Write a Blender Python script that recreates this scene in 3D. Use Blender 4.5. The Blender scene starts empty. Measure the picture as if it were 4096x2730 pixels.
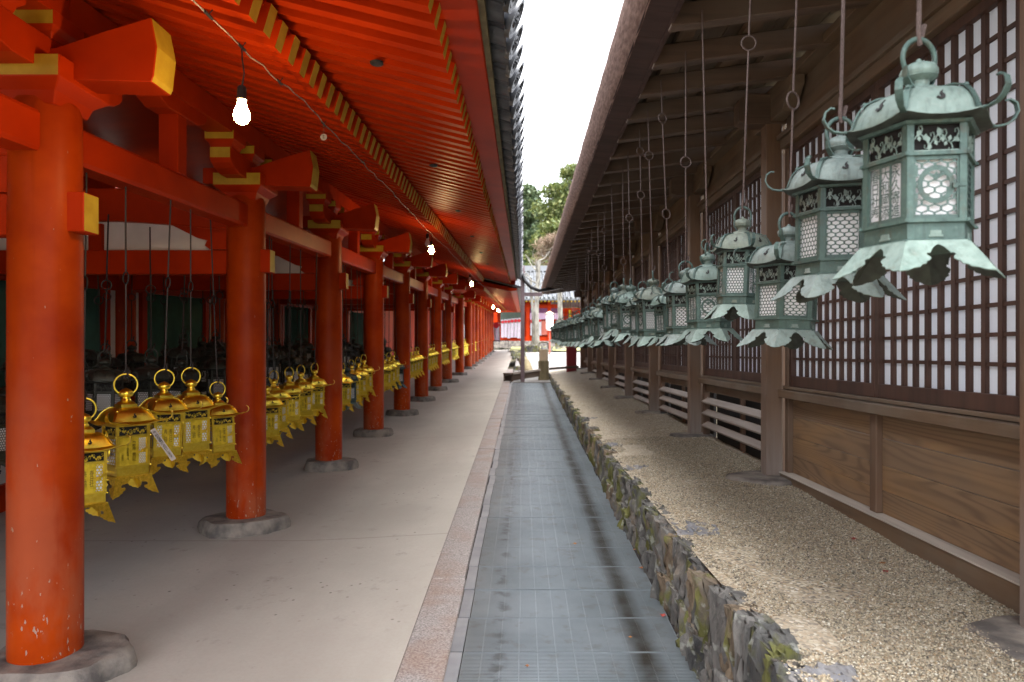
import bpy, bmesh, math, random
import numpy as np
from mathutils import Vector, Matrix, noise

random.seed(7)
rng = np.random.default_rng(11)
sc = bpy.context.scene
C = sc.collection
R = math.radians

# ------------------------------------------------------------------ camera, sky, sun, exposure
CAMZ = 1.5
cam = bpy.data.cameras.new('camera')
cam.lens = 24.0; cam.sensor_width = 36.0
cam.shift_x = -0.0104; cam.shift_y = 0.0102
cam.clip_start = 0.05; cam.clip_end = 900
cam.dof.use_dof = True; cam.dof.focus_distance = 3.6; cam.dof.aperture_fstop = 3.2
camo = bpy.data.objects.new('camera', cam); C.objects.link(camo)
camo.location = (0, 0, CAMZ); camo.rotation_euler = (R(90), 0, 0)
sc.camera = camo

world = bpy.data.worlds.new('World'); sc.world = world; world.use_nodes = True
wn = world.node_tree
for n in list(wn.nodes): wn.nodes.remove(n)
sky = wn.nodes.new('ShaderNodeTexSky'); sky.sky_type = 'NISHITA'; sky.sun_disc = False
sky.sun_elevation = R(75); sky.sun_rotation = R(170); sky.air_density = 1.0; sky.dust_density = 4.0
hs = wn.nodes.new('ShaderNodeHueSaturation'); hs.inputs['Saturation'].default_value = 0.22
bg = wn.nodes.new('ShaderNodeBackground'); bg.inputs['Strength'].default_value = 0.15
wo = wn.nodes.new('ShaderNodeOutputWorld')
wn.links.new(sky.outputs[0], hs.inputs['Color']); wn.links.new(hs.outputs[0], bg.inputs['Color']); wn.links.new(bg.outputs[0], wo.inputs['Surface'])

sun = bpy.data.lights.new('sun', 'SUN'); sun.energy = 1.1; sun.angle = R(50); sun.color = (1.0, 0.96, 0.9)
suno = bpy.data.objects.new('sun', sun); C.objects.link(suno)
suno.rotation_euler = Vector((-0.12, 0.26, -0.95)).to_track_quat('-Z', 'Y').to_euler()

sc.view_settings.view_transform = 'Standard'; sc.view_settings.look = 'None'
sc.view_settings.exposure = 2.75; sc.view_settings.gamma = 1.0; sc.view_settings.use_curve_mapping = False
sc.cycles.use_denoising = True
sc.cycles.max_bounces = 10; sc.cycles.diffuse_bounces = 8; sc.cycles.glossy_bounces = 4
sc.cycles.transparent_max_bounces = 8; sc.cycles.sample_clamp_indirect = 6.0
sc.cycles.caustics_reflective = False; sc.cycles.caustics_refractive = False

# ------------------------------------------------------------------ layout constants
T = 0.0351                         # the lane and the gallery climb this much per metre away
def G(y): return T * min(y, 62.0)
def zc(zr, y): return CAMZ + zr + T * y          # height given relative to the camera, climbing with the lane
COLX = -2.15
COLY = [0.85, 3.08, 5.31, 7.57, 9.85, 12.17, 14.5, 16.95, 19.4]
COLY_FAR = [22.3, 25.6, 27.3, 29.2, 31.2, 33.4, 35.8, 38.2, 40.8, 43.4]
PY = [2.36] + [5.045 + 2.3 * k for k in range(8)]       # posts of the dark hall

# ------------------------------------------------------------------ materials
def nodes(name):
    m = bpy.data.materials.new(name); m.use_nodes = True
    nt = m.node_tree; b = nt.nodes['Principled BSDF']
    return m, nt, b
def nn(nt, t, **kw):
    n = nt.nodes.new(t)
    for k, v in kw.items(): setattr(n, k, v)
    return n
def coords(nt, stretch=(1, 1, 1), rnd=True, kind='Object'):
    tc = nn(nt, 'ShaderNodeTexCoord'); mp = nn(nt, 'ShaderNodeMapping')
    mp.inputs['Scale'].default_value = stretch
    nt.links.new(tc.outputs[kind], mp.inputs['Vector'])
    if rnd:
        oi = nn(nt, 'ShaderNodeObjectInfo'); mu = nn(nt, 'ShaderNodeMath', operation='MULTIPLY'); mu.inputs[1].default_value = 37.0
        nt.links.new(oi.outputs['Random'], mu.inputs[0]); nt.links.new(mu.outputs[0], mp.inputs['Location'])
    return mp.outputs[0]
def noise_n(nt, vec, scale, detail=4, rough=0.55, dist=0.0):
    n = nn(nt, 'ShaderNodeTexNoise'); n.inputs['Scale'].default_value = scale; n.inputs['Detail'].default_value = detail
    n.inputs['Roughness'].default_value = rough; n.inputs['Distortion'].default_value = dist
    nt.links.new(vec, n.inputs['Vector']); return n.outputs['Fac']
def ramp(nt, fac, stops, interp='LINEAR'):
    r = nn(nt, 'ShaderNodeValToRGB'); r.color_ramp.interpolation = interp
    els = r.color_ramp.elements
    while len(els) < len(stops): els.new(0.5)
    for e, (p, c) in zip(els, stops):
        e.position = p; e.color = (c[0], c[1], c[2], 1) if hasattr(c, '__len__') else (c, c, c, 1)
    nt.links.new(fac, r.inputs[0]); return r.outputs[0]
def mixc(nt, fac, a, b, blend='MIX'):
    m = nn(nt, 'ShaderNodeMix', data_type='RGBA', blend_type=blend)
    if hasattr(fac, 'is_linked'): nt.links.new(fac, m.inputs[0])
    else: m.inputs[0].default_value = fac
    for s, v in ((m.inputs[6], a), (m.inputs[7], b)):
        if hasattr(v, 'is_linked'): nt.links.new(v, s)
        else: s.default_value = (v[0], v[1], v[2], 1)
    return m.outputs[2]
def math_n(nt, op, a, b=None, clamp=False):
    m = nn(nt, 'ShaderNodeMath', operation=op); m.use_clamp = clamp
    for s, v in ((m.inputs[0], a), (m.inputs[1], b)):
        if v is None: continue
        if hasattr(v, 'is_linked'): nt.links.new(v, s)
        else: s.default_value = v
    return m.outputs[0]
def bump_n(nt, b, h, strength=0.3, dist=0.01):
    bn = nn(nt, 'ShaderNodeBump'); bn.inputs['Strength'].default_value = strength; bn.inputs['Distance'].default_value = dist
    nt.links.new(h, bn.inputs['Height']); nt.links.new(bn.outputs[0], b.inputs['Normal'])
def setc(nt, b, col):
    if hasattr(col, 'is_linked'): nt.links.new(col, b.inputs['Base Color'])
    else: b.inputs['Base Color'].default_value = (col[0], col[1], col[2], 1)
def pbr(name, a, b2=None, scale=4.0, stretch=(1, 1, 1), lo=0.35, hi=0.65, rough=0.6, metal=0.0, bump=0.0, bscale=None, bdist=0.01, detail=5, kind='Object', rnd=True, spec=None):
    m, nt, b = nodes(name)
    b.inputs['Roughness'].default_value = rough; b.inputs['Metallic'].default_value = metal
    if spec is not None: b.inputs['Specular IOR Level'].default_value = spec
    if spec is not None: b.inputs['Specular IOR Level'].default_value = spec
    if b2 is None and not bump: setc(nt, b, a); return m
    v = coords(nt, stretch, rnd, kind); f = noise_n(nt, v, scale, detail)
    setc(nt, b, ramp(nt, f, [(lo, a), (hi, b2 or a)]))
    if bump: bump_n(nt, b, noise_n(nt, v, bscale or scale * 3, 6), bump, bdist)
    return m

def wood(name, dark, light, axis, scale=1.0, rough=0.62, grey=None, bump=0.25, foot=None):
    """grain runs along the given axis; grey weathering by large noise"""
    m, nt, b = nodes(name)
    st = [26 * scale] * 3; st['xyz'.index(axis)] = 1.2 * scale
    v = coords(nt, st); f = noise_n(nt, v, 1.0, 7, 0.6, 0.6)
    st2 = [5 * scale] * 3; st2['xyz'.index(axis)] = 0.5 * scale
    v2 = coords(nt, st2); f2 = noise_n(nt, v2, 1.0, 3, 0.5, 1.2)
    c = ramp(nt, f, [(0.3, dark), (0.7, light)])
    c = mixc(nt, ramp(nt, f2, [(0.35, 0.0), (0.7, 0.55)]), c, tuple(x * 1.55 for x in light))
    if grey:
        v3 = coords(nt, (1, 1, 1)); f3 = noise_n(nt, v3, 2.2, 4)
        c = mixc(nt, ramp(nt, f3, [(0.42, 0.0), (0.68, 0.7)]), c, grey)
    if foot:      # rain-splashed, bleached foot of a post
        g = nn(nt, 'ShaderNodeNewGeometry'); sx = nn(nt, 'ShaderNodeSeparateXYZ'); nt.links.new(g.outputs['Position'], sx.inputs[0])
        mr = nn(nt, 'ShaderNodeMapRange'); mr.inputs[1].default_value = 1.12; mr.inputs[2].default_value = 0.66; nt.links.new(sx.outputs['Z'], mr.inputs[0])
        c = mixc(nt, math_n(nt, 'MULTIPLY', mr.outputs[0], ramp(nt, f, [(0.3, 0.55), (0.7, 0.95)])), c, foot)
    setc(nt, b, c); b.inputs['Roughness'].default_value = rough
    bump_n(nt, b, f, bump, 0.004)
    return m

M = {}
VR, VR2 = (0.45, 0.031, 0.0015), (0.35, 0.022, 0.0015)
M['vermilion'] = pbr('vermilion_paint', VR2, VR, 3.0, rough=0.45, bump=0.08, bscale=30, bdist=0.004, spec=0.10)
M['ochre'] = pbr('ochre_end_paint', (0.42, 0.265, 0.014), (0.54, 0.36, 0.026), 9.0, rough=0.55, bump=0.1, bscale=40, bdist=0.003)
def vermilion_column():
    m, nt, b = nodes('vermilion_column_paint')
    v = coords(nt, (1, 1, 1)); f = noise_n(nt, v, 2.6, 5, 0.6)
    c = ramp(nt, f, [(0.32, (0.27, 0.022, 0.0015)), (0.68, (0.43, 0.052, 0.002))])
    tc = nn(nt, 'ShaderNodeTexCoord'); sx = nn(nt, 'ShaderNodeSeparateXYZ'); nt.links.new(tc.outputs['Object'], sx.inputs[0])
    low = nn(nt, 'ShaderNodeMapRange'); low.inputs[1].default_value = 1.65; low.inputs[2].default_value = 0.15
    nt.links.new(sx.outputs['Z'], low.inputs[0])
    f2 = noise_n(nt, coords(nt, (1, 1, 0.45)), 4.5, 5, 0.55)
    fade = math_n(nt, 'MULTIPLY', ramp(nt, f2, [(0.46, 0.0), (0.60, 0.85)]), low.outputs[0])
    c = mixc(nt, fade, c, (0.34, 0.082, 0.034))          # chalky, rubbed paint
    f3 = noise_n(nt, coords(nt, (1, 1, 0.4)), 62, 3, 0.5)
    low2 = nn(nt, 'ShaderNodeMapRange'); low2.inputs[1].default_value = 0.75; low2.inputs[2].default_value = 0.0
    nt.links.new(sx.outputs['Z'], low2.inputs[0])
    chip = math_n(nt, 'ADD', f3, math_n(nt, 'MULTIPLY', low2.outputs[0], 0.11))
    c = mixc(nt, ramp(nt, chip, [(0.742, 0.0), (0.757, 0.8)]), c, (0.36, 0.27, 0.21))   # bare chips near the foot
    f5 = noise_n(nt, coords(nt, (16, 16, 0.5)), 1.0, 4, 0.6)                                   # drying cracks and brush streaks along the grain
    c = mixc(nt, ramp(nt, f5, [(0.60, 0.0), (0.70, 0.35)]), c, (0.20, 0.018, 0.002))
    setc(nt, b, c); b.inputs['Roughness'].default_value = 0.42; b.inputs['Specular IOR Level'].default_value = 0.10
    bump_n(nt, b, f3, 0.08, 0.004)
    return m
M['vcol'] = vermilion_column()
M['plaster'] = pbr('white_plaster', (0.62, 0.60, 0.57), (0.74, 0.72, 0.70), 3.0, rough=0.85)
M['green_lattice'] = pbr('green_window_paint', (0.02, 0.085, 0.06), (0.03, 0.12, 0.085), 6, rough=0.6)
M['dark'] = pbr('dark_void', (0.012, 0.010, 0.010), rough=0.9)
M['tile'] = pbr('kiln_grey_tile', (0.045, 0.05, 0.062), (0.12, 0.125, 0.14), 9.0, rough=0.38, bump=0.15, bscale=40, bdist=0.004)
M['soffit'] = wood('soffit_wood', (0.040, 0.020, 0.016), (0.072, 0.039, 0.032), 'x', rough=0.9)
M['wood_y'] = wood('old_wood_lengthwise', (0.070, 0.043, 0.025), (0.145, 0.092, 0.055), 'y', grey=(0.18, 0.145, 0.11))
M['wood_z'] = wood('old_wood_upright', (0.066, 0.034, 0.019), (0.130, 0.072, 0.042), 'z', grey=(0.14, 0.098, 0.07))
M['wood_post'] = wood('post_wood', (0.076, 0.038, 0.020), (0.155, 0.084, 0.045), 'z', grey=(0.15, 0.10, 0.072), foot=(0.24, 0.205, 0.185))
M['wood_x'] = wood('old_wood_crosswise', (0.048, 0.028, 0.019), (0.100, 0.060, 0.040), 'x', grey=(0.12, 0.088, 0.068))
M['pale_sill'] = wood('pale_sill_wood', (0.34, 0.30, 0.26), (0.50, 0.455, 0.40), 'y')  # paler wood for the thin cap on the ground sill
M['wood_silver'] = wood('sun_bleached_wood', (0.20, 0.165, 0.145), (0.33, 0.285, 0.25), 'y')
M['wood_mid'] = wood('half_bleached_wood', (0.060, 0.039, 0.028), (0.145, 0.10, 0.074), 'x')
M['lat'] = wood('lattice_wood', (0.034, 0.015, 0.010), (0.066, 0.031, 0.020), 'z', bump=0.1)
def plank():
    m, nt, b = nodes('figured_cedar_board')
    low = noise_n(nt, coords(nt, (1.0, 0.30, 3.4)), 1.1, 2, 0.45, 0.3)              # contour lines of a slow field read as cathedral grain
    ring = math_n(nt, 'SINE', math_n(nt, 'MULTIPLY', low, 170.0))
    f = noise_n(nt, coords(nt, (40, 2.0, 40)), 1.0, 6, 0.6)
    c = ramp(nt, math_n(nt, 'ADD', math_n(nt, 'MULTIPLY', ring, 0.5), 0.5), [(0.0, (0.25, 0.158, 0.088)), (0.55, (0.235, 0.147, 0.082)), (0.92, (0.165, 0.100, 0.056)), (1.0, (0.14, 0.083, 0.047))])
    c = mixc(nt, ramp(nt, f, [(0.3, 0.0), (0.75, 0.5)]), c, (0.15, 0.095, 0.058))
    f2 = noise_n(nt, coords(nt, (1, 0.6, 2.5)), 2.0, 3)
    c = mixc(nt, ramp(nt, f2, [(0.48, 0.0), (0.68, 0.55)]), c, (0.36, 0.20, 0.075))
    oi = nn(nt, 'ShaderNodeObjectInfo')
    c = mixc(nt, math_n(nt, 'MULTIPLY', oi.outputs['Random'], 0.45), c, (0.15, 0.105, 0.07))
    setc(nt, b, c); b.inputs['Roughness'].default_value = 0.58; bump_n(nt, b, f, 0.15, 0.003)
    return m
M['plank'] = plank()
M['bark'] = pbr('cypress_bark_edge', (0.15, 0.078, 0.055), (0.31, 0.185, 0.14), 26.0, stretch=(1, 0.5, 3), rough=0.85, bump=0.5, bscale=60, bdist=0.01)
M['bark_top'] = pbr('cypress_bark_top', (0.08, 0.065, 0.055), (0.16, 0.13, 0.11), 12.0, rough=0.9, bump=0.4, bscale=50)
def translucent(name, col, t):
    m, nt, b = nodes(name); setc(nt, b, col); b.inputs['Roughness'].default_value = 0.8
    tr = nn(nt, 'ShaderNodeBsdfTranslucent'); tr.inputs['Color'].default_value = (*col, 1)
    mx = nn(nt, 'ShaderNodeMixShader'); mx.inputs[0].default_value = t
    nt.links.new(b.outputs[0], mx.inputs[1]); nt.links.new(tr.outputs[0], mx.inputs[2])
    nt.links.new(mx.outputs[0], nt.nodes['Material Output'].inputs['Surface'])
    return m
M['paper'] = translucent('lantern_paper', (0.93, 0.92, 0.95), 0.06)
def aged_paper():
    m = translucent('shoji_paper', (0.78, 0.81, 0.86), 0.25); nt = m.node_tree; b = nt.nodes['Principled BSDF']
    v = coords(nt, (1, 1, 1)); f = noise_n(nt, v, 1.6, 5, 0.6); oi = nn(nt, 'ShaderNodeObjectInfo')
    c = ramp(nt, f, [(0.35, (0.80, 0.83, 0.88)), (0.66, (0.69, 0.71, 0.75))])
    c = mixc(nt, math_n(nt, 'MULTIPLY', oi.outputs['Random'], 0.30), c, (0.64, 0.64, 0.64))
    setc(nt, b, c); return m
M['shoji'] = aged_paper()
def patina(name, d, l, edge, stain=0.45):
    m, nt, b = nodes(name)
    v = coords(nt); f = noise_n(nt, v, 2.6, 8, 0.65); f2 = noise_n(nt, v, 11.0, 5, 0.6)
    c = ramp(nt, f, [(0.30, d), (0.62, l)])
    c = mixc(nt, ramp(nt, f2, [(0.55, 0.0), (0.72, 0.6)]), c, edge)
    f3 = noise_n(nt, coords(nt, (1, 1, 0.8)), 4.0, 4)
    c = mixc(nt, ramp(nt, f3, [(0.57, 0.0), (0.70, stain)]), c, (0.105, 0.080, 0.052))           # bare brown metal
    f4 = noise_n(nt, coords(nt, (9, 9, 0.7)), 1.0, 4, 0.6)
    c = mixc(nt, ramp(nt, f4, [(0.52, 0.0), (0.70, 0.5)]), c, tuple(x * 0.45 for x in d))           # rain streaks
    oi = nn(nt, 'ShaderNodeObjectInfo')
    c = mixc(nt, math_n(nt, 'MULTIPLY', oi.outputs['Random'], 0.35), c, tuple(0.55 * (x + 0.08) for x in d))
    setc(nt, b, c); b.inputs['Roughness'].default_value = 0.55; b.inputs['Metallic'].default_value = 0.2
    bump_n(nt, b, f2, 0.25, 0.01)
    return m
M['patina'] = patina('green_bronze', (0.042, 0.078, 0.070), (0.082, 0.145, 0.127), (0.14, 0.215, 0.19))
M['patina_pale'] = patina('pale_verdigris', (0.145, 0.215, 0.19), (0.24, 0.325, 0.29), (0.27, 0.31, 0.275), 0.3)
M['patina_grey'] = patina('grey_verdigris', (0.15, 0.20, 0.19), (0.235, 0.295, 0.275), (0.23, 0.23, 0.20), 0.35)
M['patina_olive'] = patina('olive_verdigris', (0.145, 0.18, 0.15), (0.235, 0.275, 0.225), (0.23, 0.235, 0.18), 0.4)
M['bronze_dark'] = pbr('dark_bronze', (0.028, 0.030, 0.026), (0.05, 0.055, 0.045), 6, rough=0.5, metal=0.4)
M['inner_shade'] = pbr('shaded_inner_bronze', (0.020, 0.024, 0.021), (0.040, 0.050, 0.042), 5, rough=0.7)  # dark bronze insides, with shade under skirts and eaves put into the colour
M['teal_dark'] = pbr('dark_teal_bronze', (0.035, 0.060, 0.065), (0.06, 0.095, 0.10), 6, rough=0.5, metal=0.3)
M['gold'] = pbr('gilt_metal', (0.84, 0.60, 0.06), (0.93, 0.72, 0.10), 5.0, rough=0.30, metal=1.0, bump=0.05, bscale=18)
M['gold_sheet'] = pbr('gilt_sheet', (0.66, 0.45, 0.025), (0.90, 0.67, 0.06), 4.0, rough=0.38, metal=0.9, lo=0.3, hi=0.6, bump=0.06, bscale=14)
M['gold_engraved'] = pbr('engraved_gilt', (0.66, 0.42, 0.03), (0.90, 0.62, 0.07), 9.0, rough=0.34, metal=0.95, bump=0.8, bscale=22, bdist=0.03)
M['iron'] = pbr('rusty_iron', (0.075, 0.052, 0.046), (0.15, 0.105, 0.094), 30.0, rough=0.7, metal=0.3, bump=0.3, bscale=90)
M['iron_dark'] = pbr('dark_iron', (0.035, 0.028, 0.028), (0.06, 0.05, 0.05), 30.0, rough=0.6, metal=0.5)
M['black'] = pbr('black_ink', (0.012, 0.010, 0.010), rough=0.7)
M['engrave'] = pbr('engraved_line', (0.30, 0.19, 0.03), rough=0.5, metal=0.6)
M['leafmat'] = pbr('fallen_leaf_tint', (0.20, 0.06, 0.02), (0.34, 0.16, 0.04), 3, rough=0.7)
M['redleaf'] = pbr('red_maple_leaf', (0.25, 0.03, 0.02), rough=0.6)
M['redbox'] = pbr('dark_red_enamel', (0.22, 0.006, 0.012), (0.27, 0.01, 0.018), 3, rough=0.35)
M['steel'] = pbr('brown_painted_steel', (0.11, 0.075, 0.085), (0.15, 0.105, 0.115), 5, rough=0.45, metal=0.2)
M['cable'] = pbr('black_cable', (0.02, 0.02, 0.022), rough=0.35)
M['wire'] = pbr('twisted_grey_wire', (0.16, 0.12, 0.10), (0.26, 0.20, 0.17), 20, rough=0.6)
M['paper_tag'] = pbr('paper_tag', (0.42, 0.37, 0.33), rough=0.8)
M['white_paint'] = pbr('pale_ridge_tile', (0.17, 0.18, 0.195), rough=0.6)
def kerb():
    m, nt, b = nodes('rusty_granite')
    v = coords(nt, rnd=False); s = noise_n(nt, v, 95, 3, 0.7); f = noise_n(nt, v, 3.2, 5, 0.6)
    c = ramp(nt, s, [(0.30, (0.10, 0.09, 0.088)), (0.48, (0.25, 0.225, 0.22)), (0.68, (0.40, 0.375, 0.365))])
    c = mixc(nt, ramp(nt, f, [(0.46, 0.0), (0.68, 0.5)]), c, (0.22, 0.125, 0.08))
    setc(nt, b, c); b.inputs['Roughness'].default_value = 0.6; bump_n(nt, b, s, 0.25, 0.006)
    return m
M['granite'] = kerb()
M['base_stone'] = pbr('foundation_stone', (0.10, 0.09, 0.085), (0.25, 0.22, 0.19), 7.0, rough=0.8, bump=0.5, bscale=22, bdist=0.02, lo=0.38, hi=0.6)
def earth():
    m, nt, b = nodes('packed_earth_floor')
    v = coords(nt, rnd=False); f = noise_n(nt, v, 0.8, 6, 0.6); s = noise_n(nt, v, 55, 4, 0.6)
    c = ramp(nt, f, [(0.35, (0.355, 0.335, 0.30)), (0.65, (0.44, 0.415, 0.375))])
    c = mixc(nt, ramp(nt, s, [(0.3, 0.25), (0.6, 0.0)]), c, (0.33, 0.29, 0.25))
    vo = nn(nt, 'ShaderNodeTexVoronoi'); vo.inputs['Scale'].default_value = 11.0; nt.links.new(v, vo.inputs['Vector'])
    sp = math_n(nt, 'MULTIPLY', ramp(nt, vo.outputs['Distance'], [(0.05, 1.0), (0.12, 0.0)]), ramp(nt, noise_n(nt, v, 1.6, 4), [(0.46, 0.0), (0.58, 0.85)]))
    c = mixc(nt, sp, c, (0.07, 0.06, 0.055))
    sm = noise_n(nt, v, 5.5, 6, 0.7)
    c = mixc(nt, ramp(nt, sm, [(0.60, 0.0), (0.74, 0.55)]), c, (0.17, 0.15, 0.135))                  # scuffs
    st = noise_n(nt, coords(nt, (1.0, 0.25, 1), rnd=False), 1.1, 5, 0.6)
    c = mixc(nt, ramp(nt, st, [(0.45, 0.0), (0.65, 0.35)]), c, (0.30, 0.265, 0.235))                  # worn, damp drifts
    sx = nn(nt, 'ShaderNodeSeparateXYZ'); nt.links.new(v, sx.inputs[0])                                # hairline joints across the floor
    wv = math_n(nt, 'MULTIPLY', math_n(nt, 'SUBTRACT', noise_n(nt, v, 1.3, 3), 0.5), 0.03)
    for yj in (4.98, 9.55, 14.3):
        d = math_n(nt, 'ABSOLUTE', math_n(nt, 'SUBTRACT', math_n(nt, 'ADD', sx.outputs['Y'], wv), yj))
        c = mixc(nt, ramp(nt, d, [(0.003, 0.45), (0.011, 0.0)]), c, (0.14, 0.125, 0.11))
    setc(nt, b, c); b.inputs['Roughness'].default_value = 0.75; bump_n(nt, b, s, 0.2, 0.004)
    return m
M['earth'] = earth()
PEB = [(0.0, (0.09, 0.080, 0.064)), (0.07, (0.19, 0.165, 0.125)), (0.24, (0.31, 0.265, 0.19)), (0.45, (0.40, 0.345, 0.25)), (0.64, (0.32, 0.245, 0.155)), (0.76, (0.47, 0.42, 0.325)), (0.90, (0.58, 0.545, 0.46)), (0.95, (0.27, 0.195, 0.12))]
def pebble_mat():
    m, nt, b = nodes('river_pebble'); g = nn(nt, 'ShaderNodeNewGeometry')
    setc(nt, b, ramp(nt, g.outputs['Random Per Island'], PEB, 'CONSTANT')); b.inputs['Roughness'].default_value = 0.6
    return m
M['pebble'] = pebble_mat()
def gravel_mat():
    m, nt, b = nodes('gravel_bed'); v = coords(nt, rnd=False)
    vo = nn(nt, 'ShaderNodeTexVoronoi'); vo.inputs['Scale'].default_value = 85.0; nt.links.new(v, vo.inputs['Vector'])
    sx = nn(nt, 'ShaderNodeSeparateColor'); nt.links.new(vo.outputs['Color'], sx.inputs[0])
    c = ramp(nt, sx.outputs[0], PEB, 'CONSTANT')
    f = noise_n(nt, v, 1.5, 4); c = mixc(nt, ramp(nt, f, [(0.4, 0.0), (0.7, 0.5)]), c, (0.36, 0.31, 0.25))
    setc(nt, b, c); b.inputs['Roughness'].default_value = 0.8
    bump_n(nt, b, math_n(nt, 'SUBTRACT', 1.0, vo.outputs['Distance']), 0.6, 0.006)
    return m
M['gravel'] = gravel_mat()
M['court'] = pbr('pale_courtyard_gravel', (0.16, 0.15, 0.145), (0.24, 0.23, 0.22), 1.2, rough=0.9, bump=0.3, bscale=60)
M['soil'] = pbr('ground_soil', (0.10, 0.085, 0.055), (0.17, 0.15, 0.09), 0.3, rough=0.95)
def rock(name, a, c2, moss):
    a = tuple(x * 0.8 for x in a); c2 = tuple(x * 0.95 for x in c2); moss += 0.03
    m, nt, b = nodes(name)
    v = coords(nt, (1.6, 1.6, 0.55)); f = noise_n(nt, v, 9.0, 8, 0.7, 0.6); f2 = noise_n(nt, coords(nt), 3.0, 4)
    c = ramp(nt, f, [(0.32, a), (0.50, tuple((x + y) / 2 for x, y in zip(a, c2))), (0.68, c2)])
    c = mixc(nt, ramp(nt, f2, [(0.55, 0.0), (0.70, 0.7)]), c, (0.20, 0.15, 0.10))
    f3 = noise_n(nt, coords(nt, (1, 1, 0.6)), 5.5, 5, 0.6)
    c = mixc(nt, ramp(nt, f3, [(0.60 - moss, 0.0), (0.70 - moss, 0.85)]), c, (0.115, 0.118, 0.022))
    f4 = noise_n(nt, coords(nt), 14, 4)
    c = mixc(nt, ramp(nt, f4, [(0.60, 0.0), (0.68, 0.6)]), c, (0.36, 0.38, 0.34))
    setc(nt, b, c); b.inputs['Roughness'].default_value = 0.85; bump_n(nt, b, f, 0.9, 0.03)
    return m
M['rock_a'] = rock('slaty_rock', (0.045, 0.046, 0.050), (0.21, 0.20, 0.185), 0.0)
M['rock_b'] = rock('brown_mossy_rock', (0.075, 0.055, 0.036), (0.27, 0.205, 0.14), 0.06)
M['rock_c'] = rock('dark_mossy_rock', (0.03, 0.03, 0.033), (0.13, 0.13, 0.125), 0.10)
M['flag'] = pbr('blue_grey_slab', (0.10, 0.105, 0.125), (0.22, 0.21, 0.20), 8.0, rough=0.75, bump=0.5, bscale=30, bdist=0.02)
def grating():
    m, nt, b = nodes('wet_galvanised_steel')
    tc = nn(nt, 'ShaderNodeTexCoord'); sx = nn(nt, 'ShaderNodeSeparateXYZ')
    g = nn(nt, 'ShaderNodeNewGeometry'); nt.links.new(g.outputs['Position'], sx.inputs[0])
    f = noise_n(nt, g.outputs['Position'], 2.4, 5, 0.55)
    wob = math_n(nt, 'MULTIPLY', math_n(nt, 'SUBTRACT', f, 0.5), 0.10)
    def stripe(x0, w):
        d = math_n(nt, 'ABSOLUTE', math_n(nt, 'SUBTRACT', math_n(nt, 'ADD', sx.outputs['X'], wob), x0))
        mr = nn(nt, 'ShaderNodeMapRange'); mr.inputs[1].default_value = w; mr.inputs[2].default_value = w * 0.15
        nt.links.new(d, mr.inputs[0]); return mr.outputs[0]
    base = ramp(nt, noise_n(nt, g.outputs['Position'], 1.7, 5, 0.6), [(0.35, (0.165, 0.195, 0.215)), (0.65, (0.235, 0.27, 0.295))])
    blot = noise_n(nt, g.outputs['Position'], 11.0, 4)
    base = mixc(nt, ramp(nt, blot, [(0.56, 0.0), (0.66, 0.35)]), base, (0.14, 0.13, 0.115))
    c = mixc(nt, math_n(nt, 'MULTIPLY', stripe(0.555, 0.085), ramp(nt, noise_n(nt, g.outputs['Position'], 7.0, 4), [(0.3, 0.55), (0.6, 0.92)])), base, (0.040, 0.032, 0.022))
    drip = math_n(nt, 'MULTIPLY', stripe(-0.115, 0.055), ramp(nt, blot, [(0.46, 0.0), (0.60, 0.55)]))
    c = mixc(nt, drip, c, (0.06, 0.06, 0.065))
    setc(nt, b, c); b.inputs['Metallic'].default_value = 0.55; b.inputs['Roughness'].default_value = 0.38
    return m
M['grate'] = grating()
M['grate_edge'] = pbr('grating_edge_steel', (0.18, 0.21, 0.23), (0.25, 0.285, 0.31), 5.0, rough=0.42, metal=0.55)
M['zinc'] = pbr('zinc_plate', (0.24, 0.26, 0.29), (0.33, 0.35, 0.38), 5.0, rough=0.45, metal=0.6)
M['trunk'] = pbr('lichened_trunk', (0.09, 0.082, 0.068), (0.26, 0.245, 0.215), 6.0, stretch=(1, 1, 0.4), rough=0.9, bump=0.5, bscale=20)
M['stump'] = pbr('mossy_post_wood', (0.11, 0.085, 0.045), (0.20, 0.165, 0.09), 8.0, stretch=(1, 1, .3), rough=0.9, bump=0.4, bscale=30)
M['bucket'] = pbr('pale_wood', (0.36, 0.27, 0.18), (0.46, 0.36, 0.25), 8.0, stretch=(1, 1, .3), rough=0.8)
M['moss'] = pbr('moss_ground', (0.13, 0.14, 0.04), (0.25, 0.24, 0.11), 2.0, rough=0.95, bump=0.5, bscale=20)
M['banner'] = pbr('white_banner_cloth', (0.34, 0.32, 0.36), (0.40, 0.38, 0.42), 2.0, rough=0.9)
M['crest'] = pbr('crimson_print', (0.34, 0.004, 0.012), rough=0.8)
M['purple'] = pbr('purple_curtain', (0.10, 0.035, 0.09), (0.15, 0.05, 0.13), 2, rough=0.9)
M['mauve'] = pbr('mauve_cloth', (0.42, 0.28, 0.42), (0.52, 0.36, 0.5), 2, rough=0.9)
M['dkgreen'] = pbr('dark_green_cloth', (0.045, 0.06, 0.05), (0.07, 0.085, 0.07), 2, rough=0.9)
M['pink'] = pbr('faded_vermilion', (0.36, 0.085, 0.06), (0.42, 0.12, 0.085), 2, rough=0.7)
M['tile_pale'] = pbr('weathered_grey_tile', (0.06, 0.066, 0.075), (0.11, 0.12, 0.135), 3.0, rough=0.5, bump=0.2, bscale=10)
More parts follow.
